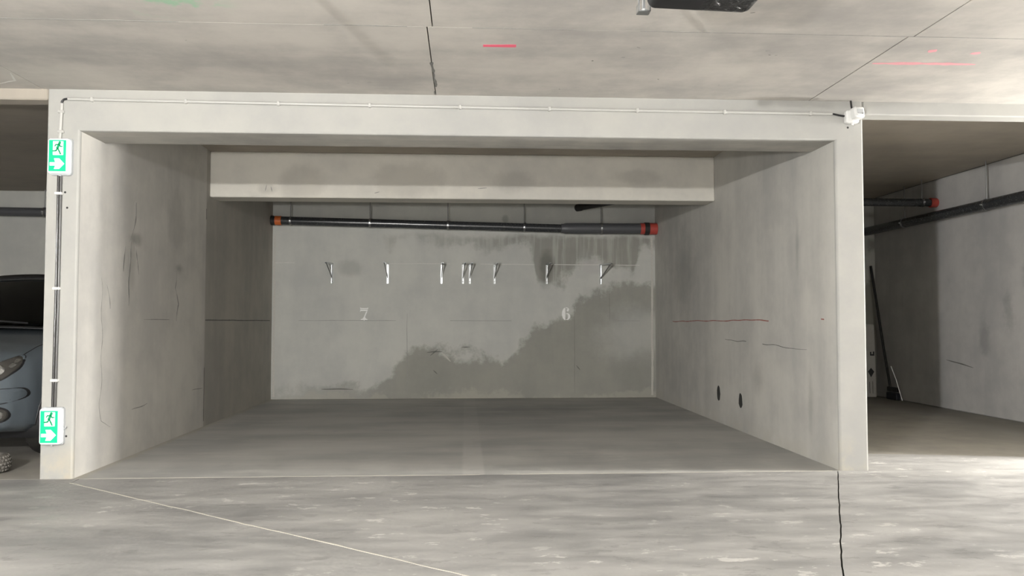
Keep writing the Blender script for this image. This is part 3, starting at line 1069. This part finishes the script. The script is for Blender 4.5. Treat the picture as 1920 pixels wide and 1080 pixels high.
# ------------------------------------------------------------------ shelf brackets
def bracket(x, z, yaw, length, label, wide=.024):
    t = thing('shelf_bracket', (x, YB, z), label, 'bracket', 'folding steel brackets on the back wall', math.radians(yaw))
    b_ = bmesh.new()          # U-section wall leg
    box(b_, -wide / 2, wide / 2, -.004, 0, -.262, .0, .001, 1)
    box(b_, -wide / 2, -wide / 2 + .002, -.016, -.002, -.262, .0)
    box(b_, wide / 2 - .002, wide / 2, -.016, -.002, -.262, .0)
    obj('wall_leg', b_, M_galv, t)
    b_ = bmesh.new()          # arm that carries the shelf
    box(b_, -wide / 2, wide / 2, -length, -.004, -.004, 0, .001, 1)
    box(b_, -wide / 2, -wide / 2 + .002, -length, -.004, -.016, -.002)
    box(b_, wide / 2 - .002, wide / 2, -length, -.004, -.016, -.002)
    obj('arm', b_, M_galv, t)
    b_ = bmesh.new()
    a, c = Vector((0, -.012, -.185)), Vector((0, -length * .92, -.012))
    d_ = (c - a)
    n_ = Vector((0, d_.z, -d_.y)).normalized() * .008
    prism(b_, [a + n_ + Vector((-.0035, 0, 0)), c + n_ + Vector((-.0035, 0, 0)), c - n_ + Vector((-.0035, 0, 0)), a - n_ + Vector((-.0035, 0, 0))], (.007, 0, 0))
    obj('brace', b_, M_steel, t)
    for zz in (-.03, -.235):
        b_ = bmesh.new()
        lathe(b_, [(0, 0), (.006, 0), (.005, -.003), (0, -.004)], (0, -.004, zz), (0, 1, 0), 10)
        obj('screw', b_, M_steel, t)


blab = ['galvanised shelf bracket nearest the orange sleeve, standing beside a grey spot',
        'galvanised shelf bracket above the painted 7, second along the back wall',
        'galvanised shelf bracket third along, just before the close pair',
        'galvanised shelf bracket, the left one of the close pair',
        'galvanised shelf bracket, the right one of the close pair',
        'galvanised shelf bracket next after the close pair, on the 6 side',
        'galvanised shelf bracket over a dark damp streak, nearest the painted 6',
        'galvanised shelf bracket turned aside on a pale patch, nearest the red sleeve']
for (x, yaw, ln), lb in zip(((-1.725, -9, .26), (-1.010, -5, .26), (-.315, 5, .26), (-.037, 7, .26), (.053, 7, .26), (.375, 7, .26), (1.062, 6, .26), (1.775, 22, .28)), blab):
    bracket(x, 1.752, yaw, ln, lb)


# ------------------------------------------------------------------ stencilled numbers
def mark(name, polys, cx, cz, h, label):
    b_ = bmesh.new()
    for pl in polys:
        prism(b_, [(cx + a * h, YB - .0015, cz + b * h) for a, b in pl], (0, .0015, 0))
    return tag(obj(name, b_, M_num), label, 'painted number')


seven = [[(-.29, .50), (-.255, .50), (-.24, .455), (.22, .455), (.30, .50), (.30, .40), (.30, .385), (-.29, .385)],
         [(-.29, .345), (.28, .345), (.245, .235), (-.255, .235), (-.27, .16), (-.30, .16)],
         [(.16, .215), (.245, .215), (.07, -.21), (-.02, -.21)],
         [(-.03, -.215), (.075, -.215), (.13, -.33), (.26, -.40), (.26, -.44), (.06, -.44), (.0, -.50), (-.06, -.44), (-.26, -.44), (-.26, -.40), (-.10, -.33)]]
mark('painted_seven', seven, -1.312, 1.094, .172, 'white stencilled 7 painted under the second bracket from the orange sleeve')


def arc(cx, cy, rx, ry, a0, a1, n=10):
    return [(cx + rx * math.cos(math.radians(a0 + (a1 - a0) * i / n)), cy + ry * math.sin(math.radians(a0 + (a1 - a0) * i / n))) for i in range(n + 1)]


six = [arc(-.03, 0, .30, .49, 98, 262, 16) + [(-.07, -.44), (-.07, .44)],                       # heavy left bow
       arc(.01, .28, .22, .21, 10, 100, 8) + [(-.01, .44)] + arc(.05, .30, .11, .12, 90, 0, 5),    # top hook
       arc(.12, .28, .085, .10, 0, 360, 12),                                                       # ball terminal
       arc(.03, -.20, .28, .27, 75, -75, 14) + arc(.03, -.20, .10, .22, -70, 70, 8),               # right bow
       [(-.02, .015), (.10, .065), (.10, .02), (-.02, -.03)],
       [(-.03, -.44), (.10, -.47), (.10, -.42), (-.03, -.40)]]
mark('painted_six', six, 1.322, 1.098, .172, 'white stencilled 6 painted over the edge of the dark damp stain')

# ------------------------------------------------------------------ things leaning in the single bay
M_board = plain('dusty_white_board', (0.50, 0.49, 0.46), 0.6, grain=.15, gs=12)
M_ink = plain('dark_ink', (0.03, 0.03, 0.032), 0.6)
Mb = Matrix.Translation((5.335, 10.56, 0)) @ Matrix.Rotation(math.radians(-4), 4, 'X') @ Matrix.Rotation(math.radians(1.2), 4, 'Y')
t = thing('carton', (0, 0, 0), 'narrow pale upright carton with dark markings in the dark bay corner', 'carton')
b_ = bmesh.new()
box(b_, -.075, .062, -.05, .05, .003, .955, .005, 1, Mb)
obj('sleeve', b_, M_board, t)
b_ = bmesh.new()
box(b_, -.065, .052, -.04, .04, .95, .962, .002, 1, Mb)
obj('end_flap', b_, M_board, t)
for pts in ([(-.01, .545), (.048, .545), (.048, .60), (.03, .60), (.03, .565), (.008, .565), (.008, .595), (-.01, .595)],
            [(-.045, .335), (-.005, .26), (.04, .335), (-.002, .385)], [(-.03, .05), (-.024, .05), (-.024, .2), (-.03, .2)], [(.012, .05), (.017, .05), (.017, .21), (.012, .21)]):
    b_ = bmesh.new()
    prism(b_, [Mb @ Vector((a, -.0505, b)) for a, b in pts], Mb.to_3x3() @ Vector((0, -.001, 0)))
    obj('print_mark', b_, M_ink, t)
t = thing('broom', (0, 0, 0), 'long dark broom leaning in the corner of the dark bay', 'broom')
b_ = bmesh.new()
tube(b_, [(5.425, 10.66, 1.74), (5.450, 10.40, .62), (5.465, 10.28, .13)], [.017, .016, .016], 10)
obj('handle', b_, M_rubber, t, auto=.8)
b_ = bmesh.new()
box(b_, -.02, .02, -.12, .12, .085, .14, .008, 2, Matrix.Translation((5.465, 10.22, .02)))
obj('head', b_, M_rubber, t)
b_ = bmesh.new()
box(b_, -.028, .028, -.125, .125, .0, .09, .01, 2, Matrix.Translation((5.465, 10.22, .0)))
obj('bristles', b_, plain('dark_bristles', (.03, .032, .04), .9, grain=.4, gs=120, bump=.5), t)
b_ = bmesh.new()
tube(b_, [(5.40, 10.14, .43), (5.44, 10.10, .27), (5.475, 10.02, .004)], .006, 8)
tag(obj('metal_rod', b_, M_galv, None, auto=.8), 'thin bright metal rod propped against the wall near the broom', 'rod')

# ------------------------------------------------------------------ black box and bracket hung from the lane ceiling
def film():
    m, b = newmat('black_film')
    N = NT(m)
    n = N.noise(26.0, 4, .6, dist=1.5)
    s = N.sep(N.pos)
    right = N.step(s[0], .93, 1.0)
    N.put(b.inputs['Base Color'], N.mix(n, (.004, .004, .005), (.010, .010, .012)))
    N.put(b.inputs['Roughness'], N.math('MULTIPLY_ADD', right, -.28, .5))
    bp = N.n('ShaderNodeBump')
    bp.inputs['Distance'].default_value = .03
    N.put(bp.inputs['Strength'], N.math('MULTIPLY', right, .9))
    N.put(bp.inputs['Height'], n)
    N.put(b.inputs['Normal'], bp.outputs[0])
    return m


t = thing('duct_end', (0, 0, 0), 'black film-wrapped duct end hanging under the ceiling at picture top', 'duct')
b_ = bmesh.new()
# rounded duct end, bottom edge dropping a little to its right
sec = rrect(.430, .20, .030, 6)
rings = []
prof = [(3.265, .90), (3.258, .97), (3.24, 1.0), (2.55, 1.0), (2.54, .97), (2.535, .9)]
for yy, sc in prof:
    rings.append([b_.verts.new((.950 + a * sc, yy, 2.372 + c * sc - .006 * (a / .22))) for a, c in sec])
for a, c in zip(rings, rings[1:]):
    for k in range(len(a)):
        b_.faces.new((a[k], a[(k + 1) % len(a)], c[(k + 1) % len(a)], c[k]))
b_.faces.new(rings[0])
b_.faces.new(rings[-1][::-1])
obj('wrapped_body', b_, film(), t, auto=.6)
t = thing('channel_bracket', (0, 0, 0), 'galvanised threaded rods and channel beside the black duct on the ceiling', 'bracket')
for dx in (0, .018):
    b_ = bmesh.new()
    tube(b_, [(.717 + dx, 3.32, 2.285), (.717 + dx, 3.32, 2.50)], .0045, 8)
    obj('threaded_rod', b_, M_galv, t, auto=.8)
b_ = bmesh.new()
box(b_, .712, .763, 3.30, 3.345, 2.283, 2.287)
box(b_, .712, .716, 3.30, 3.345, 2.285, 2.318)
box(b_, .759, .763, 3.30, 3.345, 2.285, 2.318)
obj('channel', b_, M_galv, t)
b_ = bmesh.new()
lathe(b_, [(0, 0), (.012, 0), (.012, .012), (0, .012)], (.740, 3.322, 2.287), (0, 0, 1), 6)
obj('nut', b_, M_galv, t)
b_ = bmesh.new()
tube(b_, [(.740, 3.322, 2.29), (.740, 3.322, 2.50)], .005, 8)
obj('threaded_rod', b_, M_galv, t, auto=.8)

# grey pipe stub dropping from the ceiling towards the lamp (its shadow crosses the ceiling)
b_ = bmesh.new()
lathe(b_, [(0, -.148), (.024, -.148), (.028, -.143), (.028, -.012), (.038, -.008), (.038, 0), (0, 0)], (-.81, 3.28, ZC), (0, 0, 1), 18)
tag(obj('pipe_stub', b_, M_edge, None, auto=.6), 'short grey pipe stub hanging from the lane ceiling', 'pipe')

# ------------------------------------------------------------------ knobbly tyre lying on the floor by the left pillar
M_tyre = plain('dusty_tyre', (0.13, 0.12, 0.105), 0.85, grain=.6, gs=45, bump=.4)
TX, TY, TR = -3.175, 5.63, .165
t = thing('small_tyre', (TX, TY, 0), 'small dusty knobbly tyre lying on the floor before the car', 'tyre')
b_ = bmesh.new()
prof = [(.075, .02), (.09, .006), (.115, .002), (.135, .010), (.150, .028), (.156, .050), (.156, .075), (.150, .097), (.135, .114), (.115, .121), (.09, .118), (.075, .105)]
lathe(b_, prof, (0, 0, 0), (0, 0, 1), 40, closed=True)
obj('carcass', b_, M_tyre, t, auto=.7)
kn = bmesh.new()
rk = random.Random(11)
for ring, (zz, rr_, ph, tl) in enumerate(((.022, .143, 0, .75), (.042, .152, .5, .3), (.063, .155, 0, 0), (.084, .152, .5, -.3), (.103, .143, 0, -.75))):
    for k in range(34):
        a = 2 * math.pi * (k + ph + rk.uniform(-.08, .08)) / 34
        box(kn, -.004, .009, -.0095, .0095, -.0075, .0075, .003, 1, Matrix.Rotation(a, 4, 'Z') @ Matrix.Translation((rr_, 0, zz)) @ Matrix.Rotation(tl, 4, 'Y') @ Matrix.Rotation(rk.uniform(-.3, .3), 4, 'X'))
kn_o = obj('tread_knobs', kn, plain('tread_grit', (0.15, 0.14, 0.125), 0.9, grain=.95, gs=55, bump=.5), t)
kn_o['kind'] = 'stuff'
b_ = bmesh.new()
lathe(b_, [(0, .04), (.03, .04), (.035, .03), (.06, .03), (.078, .024), (.078, .10), (.06, .092), (.035, .092), (.03, .085), (0, .085)], (0, 0, 0), (0, 0, 1), 28)
obj('rim', b_, M_edge, t, auto=.6)

# ------------------------------------------------------------------ parked car (faces the lane)
M_paint = plain('blue_grey_car_paint', (0.125, 0.150, 0.170), 0.32, metal=0.35, grain=.02, coat=.6)
M_trim = plain('black_trim', (0.012, 0.012, 0.013), 0.5)
M_lampdark = plain('lamp_housing', (0.05, 0.047, 0.042), 0.2, coat=.8)
M_chrome = plain('lamp_reflector', (0.85, 0.85, 0.85), 0.12, metal=1.0, gs=200, grain=.3, bump=.6)
M_inner = plain('cabin_fabric', (0.045, 0.05, 0.048), 0.9, gs=90)
M_alloy = plain('alloy_wheel', (0.42, 0.43, 0.44), 0.35, metal=.8)


def glassmat():
    m, b = newmat('tinted_glass')
    N = NT(m)
    n = N.noise(3.0)
    for nd in list(m.node_tree.nodes):
        if nd.type == 'BSDF_PRINCIPLED':
            m.node_tree.nodes.remove(nd)
    tr = N.n('ShaderNodeBsdfTransparent')
    N.put(tr.inputs[0], N.mix(n, (.66, .71, .70), (.70, .75, .74)))
    gl = N.n('ShaderNodeBsdfGlossy')
    gl.inputs['Color'].default_value = (.9, .95, 1, 1)
    gl.inputs['Roughness'].default_value = .03
    fr = N.n('ShaderNodeFresnel')
    fr.inputs['IOR'].default_value = 1.45
    mx = N.n('ShaderNodeMixShader')
    N.put(mx.inputs[0], fr.outputs[0])
    N.put(mx.inputs[1], tr.outputs[0])
    N.put(mx.inputs[2], gl.outputs[0])
    out = [x for x in m.node_tree.nodes if x.type == 'OUTPUT_MATERIAL'][0]
    N.put(out.inputs[0], mx.outputs[0])
    return m


M_glass = glassmat()
CX, CY = -3.86, 5.73
car = thing('car', (CX, CY, 0), 'blue-grey hatchback parked in the bay beside the left pillar', 'car')


def interp(tab, y):
    for (a, va), (b, vb) in zip(tab, tab[1:]):
        if y <= b:
            t_ = max(0.0, (y - a) / (b - a))
            t_ = t_ * t_ * (3 - 2 * t_) * .35 + t_ * .65
            return va + (vb - va) * t_
    return tab[-1][1]


WID = [(0, .40), (.03, .54), (.08, .64), (.16, .715), (.3, .785), (.55, .835), (.9, .86), (2.0, .868), (3.2, .862), (3.7, .82), (3.92, .74), (4.02, .60)]
TOP = [(0, .52), (.03, .615), (.08, .685), (.16, .730), (.3, .772), (.55, .822), (.9, .876), (1.25, .925), (2.0, .95), (3.4, 1.0), (3.8, 1.0), (3.95, .93), (4.02, .82)]
CRN = [(0, .53), (.03, .635), (.08, .715), (.16, .770), (.3, .815), (.55, .868), (.9, .922), (1.25, .962), (2.0, .97), (3.4, 1.02), (3.8, 1.02), (3.95, .95), (4.02, .83)]
BOT = [(0, .36), (.03, .29), (.08, .245), (.16, .225), (.4, .20), (1.0, .18), (3.2, .19), (3.7, .24), (4.02, .36)]
ys = [0, .012, .03, .055, .08, .115, .16, .22, .3, .4, .5] + [.5 + (3.6 - .5) * k / 30 for k in range(1, 31)] + [3.7, 3.8, 3.88, 3.94, 3.98, 4.02]
b_ = bmesh.new()
rings = []
AX1, AX2, RW = .715, 3.20, .335
for y in ys:
    W_, T_, K_, B_ = interp(WID, y), interp(TOP, y), interp(CRN, y), interp(BOT, y)
    sec = [(0, B_), (W_ * .5, B_), (W_ * .88, B_ + .01), (W_ * .965, B_ + .06), (W_ * .985, B_ + (T_ - B_) * .25), (W_, B_ + (T_ - B_) * .45), (W_, B_ + (T_ - B_) * .62), (W_ * .985, B_ + (T_ - B_) * .78), (W_ * .955, B_ + (T_ - B_) * .90), (W_ * .89, T_ - .012 + (K_ - T_) * .05), (W_ * .78, T_ + (K_ - T_) * .30), (W_ * .55, T_ + (K_ - T_) * .72), (W_ * .28, T_ + (K_ - T_) * .93), (0, K_)]
    full = [(x, z) for x, z in sec] + [(-x, z) for x, z in sec[-2:0:-1]]
    rings.append([b_.verts.new((x, y, z)) for x, z in full])
for a, c in zip(rings, rings[1:]):
    n = len(a)
    for k in range(n):
        b_.faces.new((a[k], a[(k + 1) % n], c[(k + 1) % n], c[k]))
b_.faces.new(rings[0])
b_.faces.new(rings[-1][::-1])
bmesh.ops.subdivide_edges(b_, edges=[e for e in b_.edges], cuts=1, use_grid_fill=True, smooth=.6)
bmesh.ops.recalc_face_normals(b_, faces=b_.faces[:])
bvh = BVHTree.FromBMesh(b_)
# wheel arches: remove faces inside the arch circle on the flanks
kill = []
for fc in b_.faces:
    c = fc.calc_center_median()
    for ay in (AX1, AX2):
        if abs(c.x) > .60 and (c.y - ay) ** 2 + (c.z - .31) ** 2 < RW ** 2:
            kill.append(fc)
            break
bmesh.ops.delete(b_, geom=list(set(kill)), context='FACES')
body = obj('body', b_, M_paint, car, auto=.7)


def arch(s, ay):
    q = bmesh.new()
    pr = []
    for k in range(25):
        a = math.radians(-28 + (236) * k / 24)
        pr.append((ay + math.cos(a) * (RW + .005), .31 + math.sin(a) * (RW + .005)))
    r0 = [q.verts.new((s * .50, y, max(z, .16))) for y, z in pr]
    r1 = [q.verts.new((s * .855, y, max(z, .16))) for y, z in pr]
    for k in range(24):
        q.faces.new((r0[k], r0[k + 1], r1[k + 1], r1[k]))
    q.faces.new(r0)
    obj('wheel_arch', q, M_trim, car, auto=.8)
    # lip
    q = bmesh.new()
    pts = []
    for y, z in pr:
        if z > .2:
            hit = bvh.ray_cast(Vector((s * 2, y, z)), Vector((-s, 0, 0)))[0]
            pts.append(Vector((hit.x if hit else s * .84, y, z)))
    tube(q, pts, .008, 8)
    obj('arch_lip', q, M_trim, car, auto=.9)


for s in (-1, 1):
    for ay in (AX1, AX2):
        arch(s, ay)
        wn = bmesh.new()
        rr_ = .305
        lathe(wn, [(.20, -.09), (.25, -.095), (rr_ - .012, -.085), (rr_, -.06), (rr_, .06), (rr_ - .012, .085), (.25, .095), (.20, .09)], (s * .74, ay, rr_), (1, 0, 0), 44, closed=True)
        ty = obj('tyre', wn, M_rubber, car, auto=.6)
        q = bmesh.new()
        lathe(q, [(.205, -.085), (.20, .07), (.19, .085), (.205, .09)], (s * .74, ay, rr_), (s, 0, 0), 36)
        lathe(q, [(0, .065), (.05, .06), (.055, .03), (.2, .01)], (s * .74, ay, rr_), (s, 0, 0), 36)
        for k in range(7):
            a = 2 * math.pi * k / 7
            Mr = Matrix.Translation((s * .74, ay, rr_)) @ Matrix.Rotation(a, 4, 'X')
            box(q, s * .055 - .012, s * .055 + .012, -.022, .022, .04, .20, .006, 1, Mr)
        obj('wheel_rim', q, M_alloy, ty, auto=.6)


def decal(name, outline, mat, off_, parent=car, mirror=True, rings_=5, bulge=0.0):
    """panel that follows the car's front skin: outline in (x, z), x away from the middle"""
    out = []
    for s in ((1, -1) if mirror else (1,)):
        q = bmesh.new()
        cx_ = sum(p[0] for p in outline) / len(outline)
        cz_ = sum(p[1] for p in outline) / len(outline)

        def hit(x, z, k):
            h = bvh.ray_cast(Vector((s * x, -1, z)), Vector((0, 1, 0)))[0]
            y = h.y if h else .3
            return Vector((s * x, y - off_ - bulge * (1 - k * k), z))
        cen = q.verts.new(hit(cx_, cz_, 0))
        prev = None
        for i in range(1, rings_ + 1):
            k = i / rings_
            ring = [q.verts.new(hit(cx_ + (x - cx_) * k, cz_ + (z - cz_) * k, k)) for x, z in outline]
            n = len(ring)
            for j in range(n):
                if prev:
                    q.faces.new((prev[j], prev[(j + 1) % n], ring[(j + 1) % n], ring[j]))
                else:
                    q.faces.new((cen, ring[(j + 1) % n], ring[j]))
            prev = ring
        # skirt down into the skin
        low_ = [q.verts.new(v.co + Vector((0, off_ + .02, 0))) for v in prev]
        for j in range(n):
            q.faces.new((prev[j], prev[(j + 1) % n], low_[(j + 1) % n], low_[j]))
        out.append(obj(name, q, mat, parent if not isinstance(parent, list) else parent[len(out)], auto=.8))
    return out


def smoothpoly(pts, it=2):
    for _ in range(it):
        q = []
        for a, b in zip(pts, pts[1:] + pts[:1]):
            q.append((a[0] * .75 + b[0] * .25, a[1] * .75 + b[1] * .25))
            q.append((a[0] * .25 + b[0] * .75, a[1] * .25 + b[1] * .75))
        pts = q
    return pts


HL = smoothpoly([(.717, .743), (.731, .708), (.724, .670), (.709, .646), (.687, .617), (.655, .594), (.60, .568), (.52, .553), (.44, .560), (.395, .60), (.42, .645), (.49, .680), (.57, .700), (.636, .714), (.66, .733), (.684, .750), (.703, .755)], 1)


def grow(pl, d):
    cx_ = sum(p[0] for p in pl) / len(pl)
    cz_ = sum(p[1] for p in pl) / len(pl)
    return [(x + (x - cx_) / max(1e-6, math.hypot(x - cx_, z - cz_)) * d, z + (z - cz_) / max(1e-6, math.hypot(x - cx_, z - cz_)) * d) for x, z in pl]


decal('headlight_seal', grow(HL, .010), M_trim, .004)
hls = decal('headlight', HL, M_lampdark, .008, bulge=.008)
decal('lamp_reflector', [(.640 + .040 * math.cos(a), .662 + .036 * math.sin(a)) for a in [i * math.pi / 9 for i in range(18)]], M_chrome, .020, hls)
decal('lamp_reflector', [(.510 + .048 * math.cos(a), .617 + .040 * math.sin(a)) for a in [i * math.pi / 9 for i in range(18)]], M_chrome, .020, hls)
decal('lamp_reflector', [(.702 + .013 * math.cos(a), .694 + .016 * math.sin(a)) for a in [i * math.pi / 7 for i in range(14)]], M_chrome, .018, hls)
decal('lamp_reflector', [(.708 + .012 * math.cos(a), .723 + .015 * math.sin(a)) for a in [i * math.pi / 7 for i in range(14)]], M_chrome, .018, hls)
FG = [(.650 + .050 * math.cos(a), .355 + .047 * math.sin(a)) for a in [i * math.pi / 10 for i in range(20)]]
decal('foglight_bezel', grow(FG, .010), M_trim, .004)
fgs = decal('foglight', FG, M_lampdark, .010)
decal('lamp_reflector', [(.652 + .032 * math.cos(a), .355 + .030 * math.sin(a)) for a in [i * math.pi / 9 for i in range(18)]], M_chrome, .018, fgs)
BS = smoothpoly([(.05, .405), (.40, .410), (.60, .420), (.667, .430), (.73, .448), (.764, .466), (.774, .490), (.766, .520), (.745, .536), (.70, .534), (.40, .522), (.05, .510)], 1)
decal('bumper_groove', grow(BS, .007), M_trim, .003)
decal('bumper_strip', grow(BS, -.004), M_paint, .008, bulge=.004)
GR = smoothpoly([(0, .25), (.25, .25), (.40, .28), (.36, .39), (.2, .40), (-.2, .40), (-.36, .39), (-.40, .28), (-.25, .25)])
decal('grille', GR, M_trim, .006, mirror=False)
for z in (.285, .320, .355):
    decal('grille_bar', [(-.33, z - .006), (.33, z - .006), (.33, z + .006), (-.33, z + .006)], M_lampdark, .014, mirror=False)
decal('number_plate', [(-.26, .42), (0, .42), (.26, .42), (.26, .53), (0, .53), (-.26, .53)], M_white, .022, mirror=False)
# bonnet shut line from the lamp tip up to the windscreen
for s in (1, -1):
    q = bmesh.new()
    pts = []
    for k in range(20):
        y = .32 + .84 * k / 19
        x = s * (.708 - .01 * k / 19)
        h = bvh.ray_cast(Vector((x, y, 3)), Vector((0, 0, -1)))[0]
        pts.append(Vector((x, y, (h.z if h else .9) + .0005)))
    tube(q, pts, .003, 6)
    obj('bonnet_gap', q, M_trim, car)
# cabin
A0, A1 = Vector((.735, 1.12, .935)), Vector((.575, 1.93, 1.375))     # foot and top of the windscreen pillar
R1 = Vector((.560, 3.40, 1.385))
C0 = Vector((.730, 3.92, 1.0))


def patch(name, f, mat, nu=12, nv=8, parent=car):
    q = bmesh.new()
    g_ = [[q.verts.new(f(i / nu, j / nv)) for j in range(nv + 1)] for i in range(nu + 1)]
    for i in range(nu):
        for j in range(nv):
            q.faces.new((g_[i][j], g_[i + 1][j], g_[i + 1][j + 1], g_[i][j + 1]))
    o = obj(name, q, mat, parent, smooth=True)
    md = o.modifiers.new('solid', 'SOLIDIFY')
    md.thickness = .008
    return o


def mir(v):
    return Vector((-v.x, v.y, v.z))


def cross(a, b, u, by, bz):
    """from left to right with bulge forward / upward"""
    p = mir(a).lerp(a, u)
    k = 1 - (2 * u - 1) ** 2
    return p + Vector((0, by * k, bz * k))


patch('windscreen', lambda u, v: cross(A0.lerp(A1, v), None, u, -.16 * (1 - v) - .06 * v, .012 + .03 * math.sin(math.pi * v) + .02 * v), M_glass)
patch('roof', lambda u, v: cross(A1.lerp(R1, v) + Vector((0, 0, .03 * math.sin(math.pi * v))), None, u, -.06 * (1 - v) + .05 * v, .032 + .02 * math.sin(math.pi * v)), M_paint, 12, 14)
patch('rear_window', lambda u, v: cross(R1.lerp(C0, v), None, u, .05 + .05 * v, .03 * (1 - v)), M_glass)
for s in (1, -1):
    def side(u, v, s=s):
        lo_ = A0.lerp(C0, u) + Vector((.015 * math.sin(math.pi * u), 0, .012 * math.sin(math.pi * u)))
        hi_ = A1.lerp(R1, u) + Vector((0, 0, .03 * math.sin(math.pi * u)))
        p = lo_.lerp(hi_, v) + Vector((.03 * math.sin(math.pi * v), 0, 0))
        return Vector((s * p.x, p.y, p.z))
    patch('side_window', side, M_glass, 14, 6)
    for nm, a, b_2, r_ in (('windscreen_pillar', A0, A1, .030), ('rear_pillar', C0, R1, .055)):
        q = bmesh.new()
        tube(q, [Vector((s * v.x, v.y, v.z)) for v in (a, a.lerp(b_2, .5) + Vector((.012, 0, .012)), b_2)], r_, 10)
        obj(nm, q, M_paint, car, auto=.9)
    q = bmesh.new()
    tube(q, [side(0.5, 0) + Vector((s * .008, 0, 0)), side(.5, .5) + Vector((s * .008, 0, 0)), side(.5, 1)], .035, 10)
    obj('door_pillar', q, M_trim, car, auto=.9)
    q = bmesh.new()
    tube(q, [Vector((s * (A1.lerp(R1, u).x), A1.lerp(R1, u).y, A1.lerp(R1, u).z + .03 * math.sin(math.pi * u))) for u in [i / 10 for i in range(11)]], .028, 10)
    obj('roof_rail', q, M_paint, car, auto=.9)
    # mirrors
    q = bmesh.new()
    box(q, -.09, .09, -.05, .06, -.06, .065, .035, 3, Matrix.Translation((s * .93, 1.45, 1.02)))
    mr_ = obj('wing_mirror', q, M_paint, car, auto=.7)
    q = bmesh.new()
    tube(q, [(s * .78, 1.42, .97), (s * .88, 1.45, 1.0)], .02, 8)
    obj('mirror_arm', q, M_trim, mr_, auto=.8)
# dark band at the top of the screen, scuttle, wipers
patch('sun_band', lambda u, v: cross(A0.lerp(A1, .90 + .10 * v), None, u, -.07, .045) + Vector((0, -.006, .004)), M_trim, 12, 2)
patch('scuttle', lambda u, v: cross(A0 + Vector((0, -.10 + .13 * v, .006 - .01 * (1 - v))), None, u, -.15, .028), M_trim, 12, 3)
for x0 in (-.25, .38):
    q = bmesh.new()
    tube(q, [(x0, 1.0, .985), (x0 - .25, 1.00, 1.005), (x0 - .55, 1.06, 1.0)], .008, 6)
    obj('wiper', q, M_trim, car, auto=.9)
# inside
q = bmesh.new()
box(q, -.68, .68, 1.18, 1.55, .70, .955, .05, 3)
obj('dashboard', q, M_inner, car, auto=.7)
for x in (-.36, .36):
    q = bmesh.new()
    box(q, -.25, .25, -.06, .08, .45, 1.10, .05, 3, Matrix.Translation((x, 2.15, 0)) @ Matrix.Rotation(math.radians(-12), 4, 'X') @ Matrix.Translation((0, 0, 0)))
    st = obj('front_seat', q, M_inner, car, auto=.7)
    q = bmesh.new()
    box(q, -.13, .13, -.05, .05, 1.10, 1.27, .045, 3, Matrix.Translation((x, 2.35, 0)))
    obj('headrest', q, M_inner, st, auto=.7)
q = bmesh.new()
box(q, -.62, .62, 2.9, 3.05, .5, 1.05, .05, 3)
obj('rear_seat', q, M_inner, car, auto=.7)
q = bmesh.new()
box(q, -.66, .66, 1.2, 3.4, .30, .45, .02, 1)
obj('cabin_floor', q, M_inner, car, auto=.7)
q = bmesh.new()
box(q, -.11, .11, -.015, .015, -.03, .03, .014, 2, Matrix.Translation((0, 1.80, 1.27)))
obj('rear_view_mirror', q, M_trim, car, auto=.7)
q = bmesh.new()
lathe(q, [(0, 0), (.010, .01), (.028, .03), (.028, .038), (.006, .048), (.0, .05)], (.52, 1.66, 1.135), (0, 0, 1), 14)
tube(q, [(.52, 1.66, 1.18), (.52, 1.66, 1.24)], .003, 6)
obj('hanging_charm', q, M_alloy, car, auto=.7)
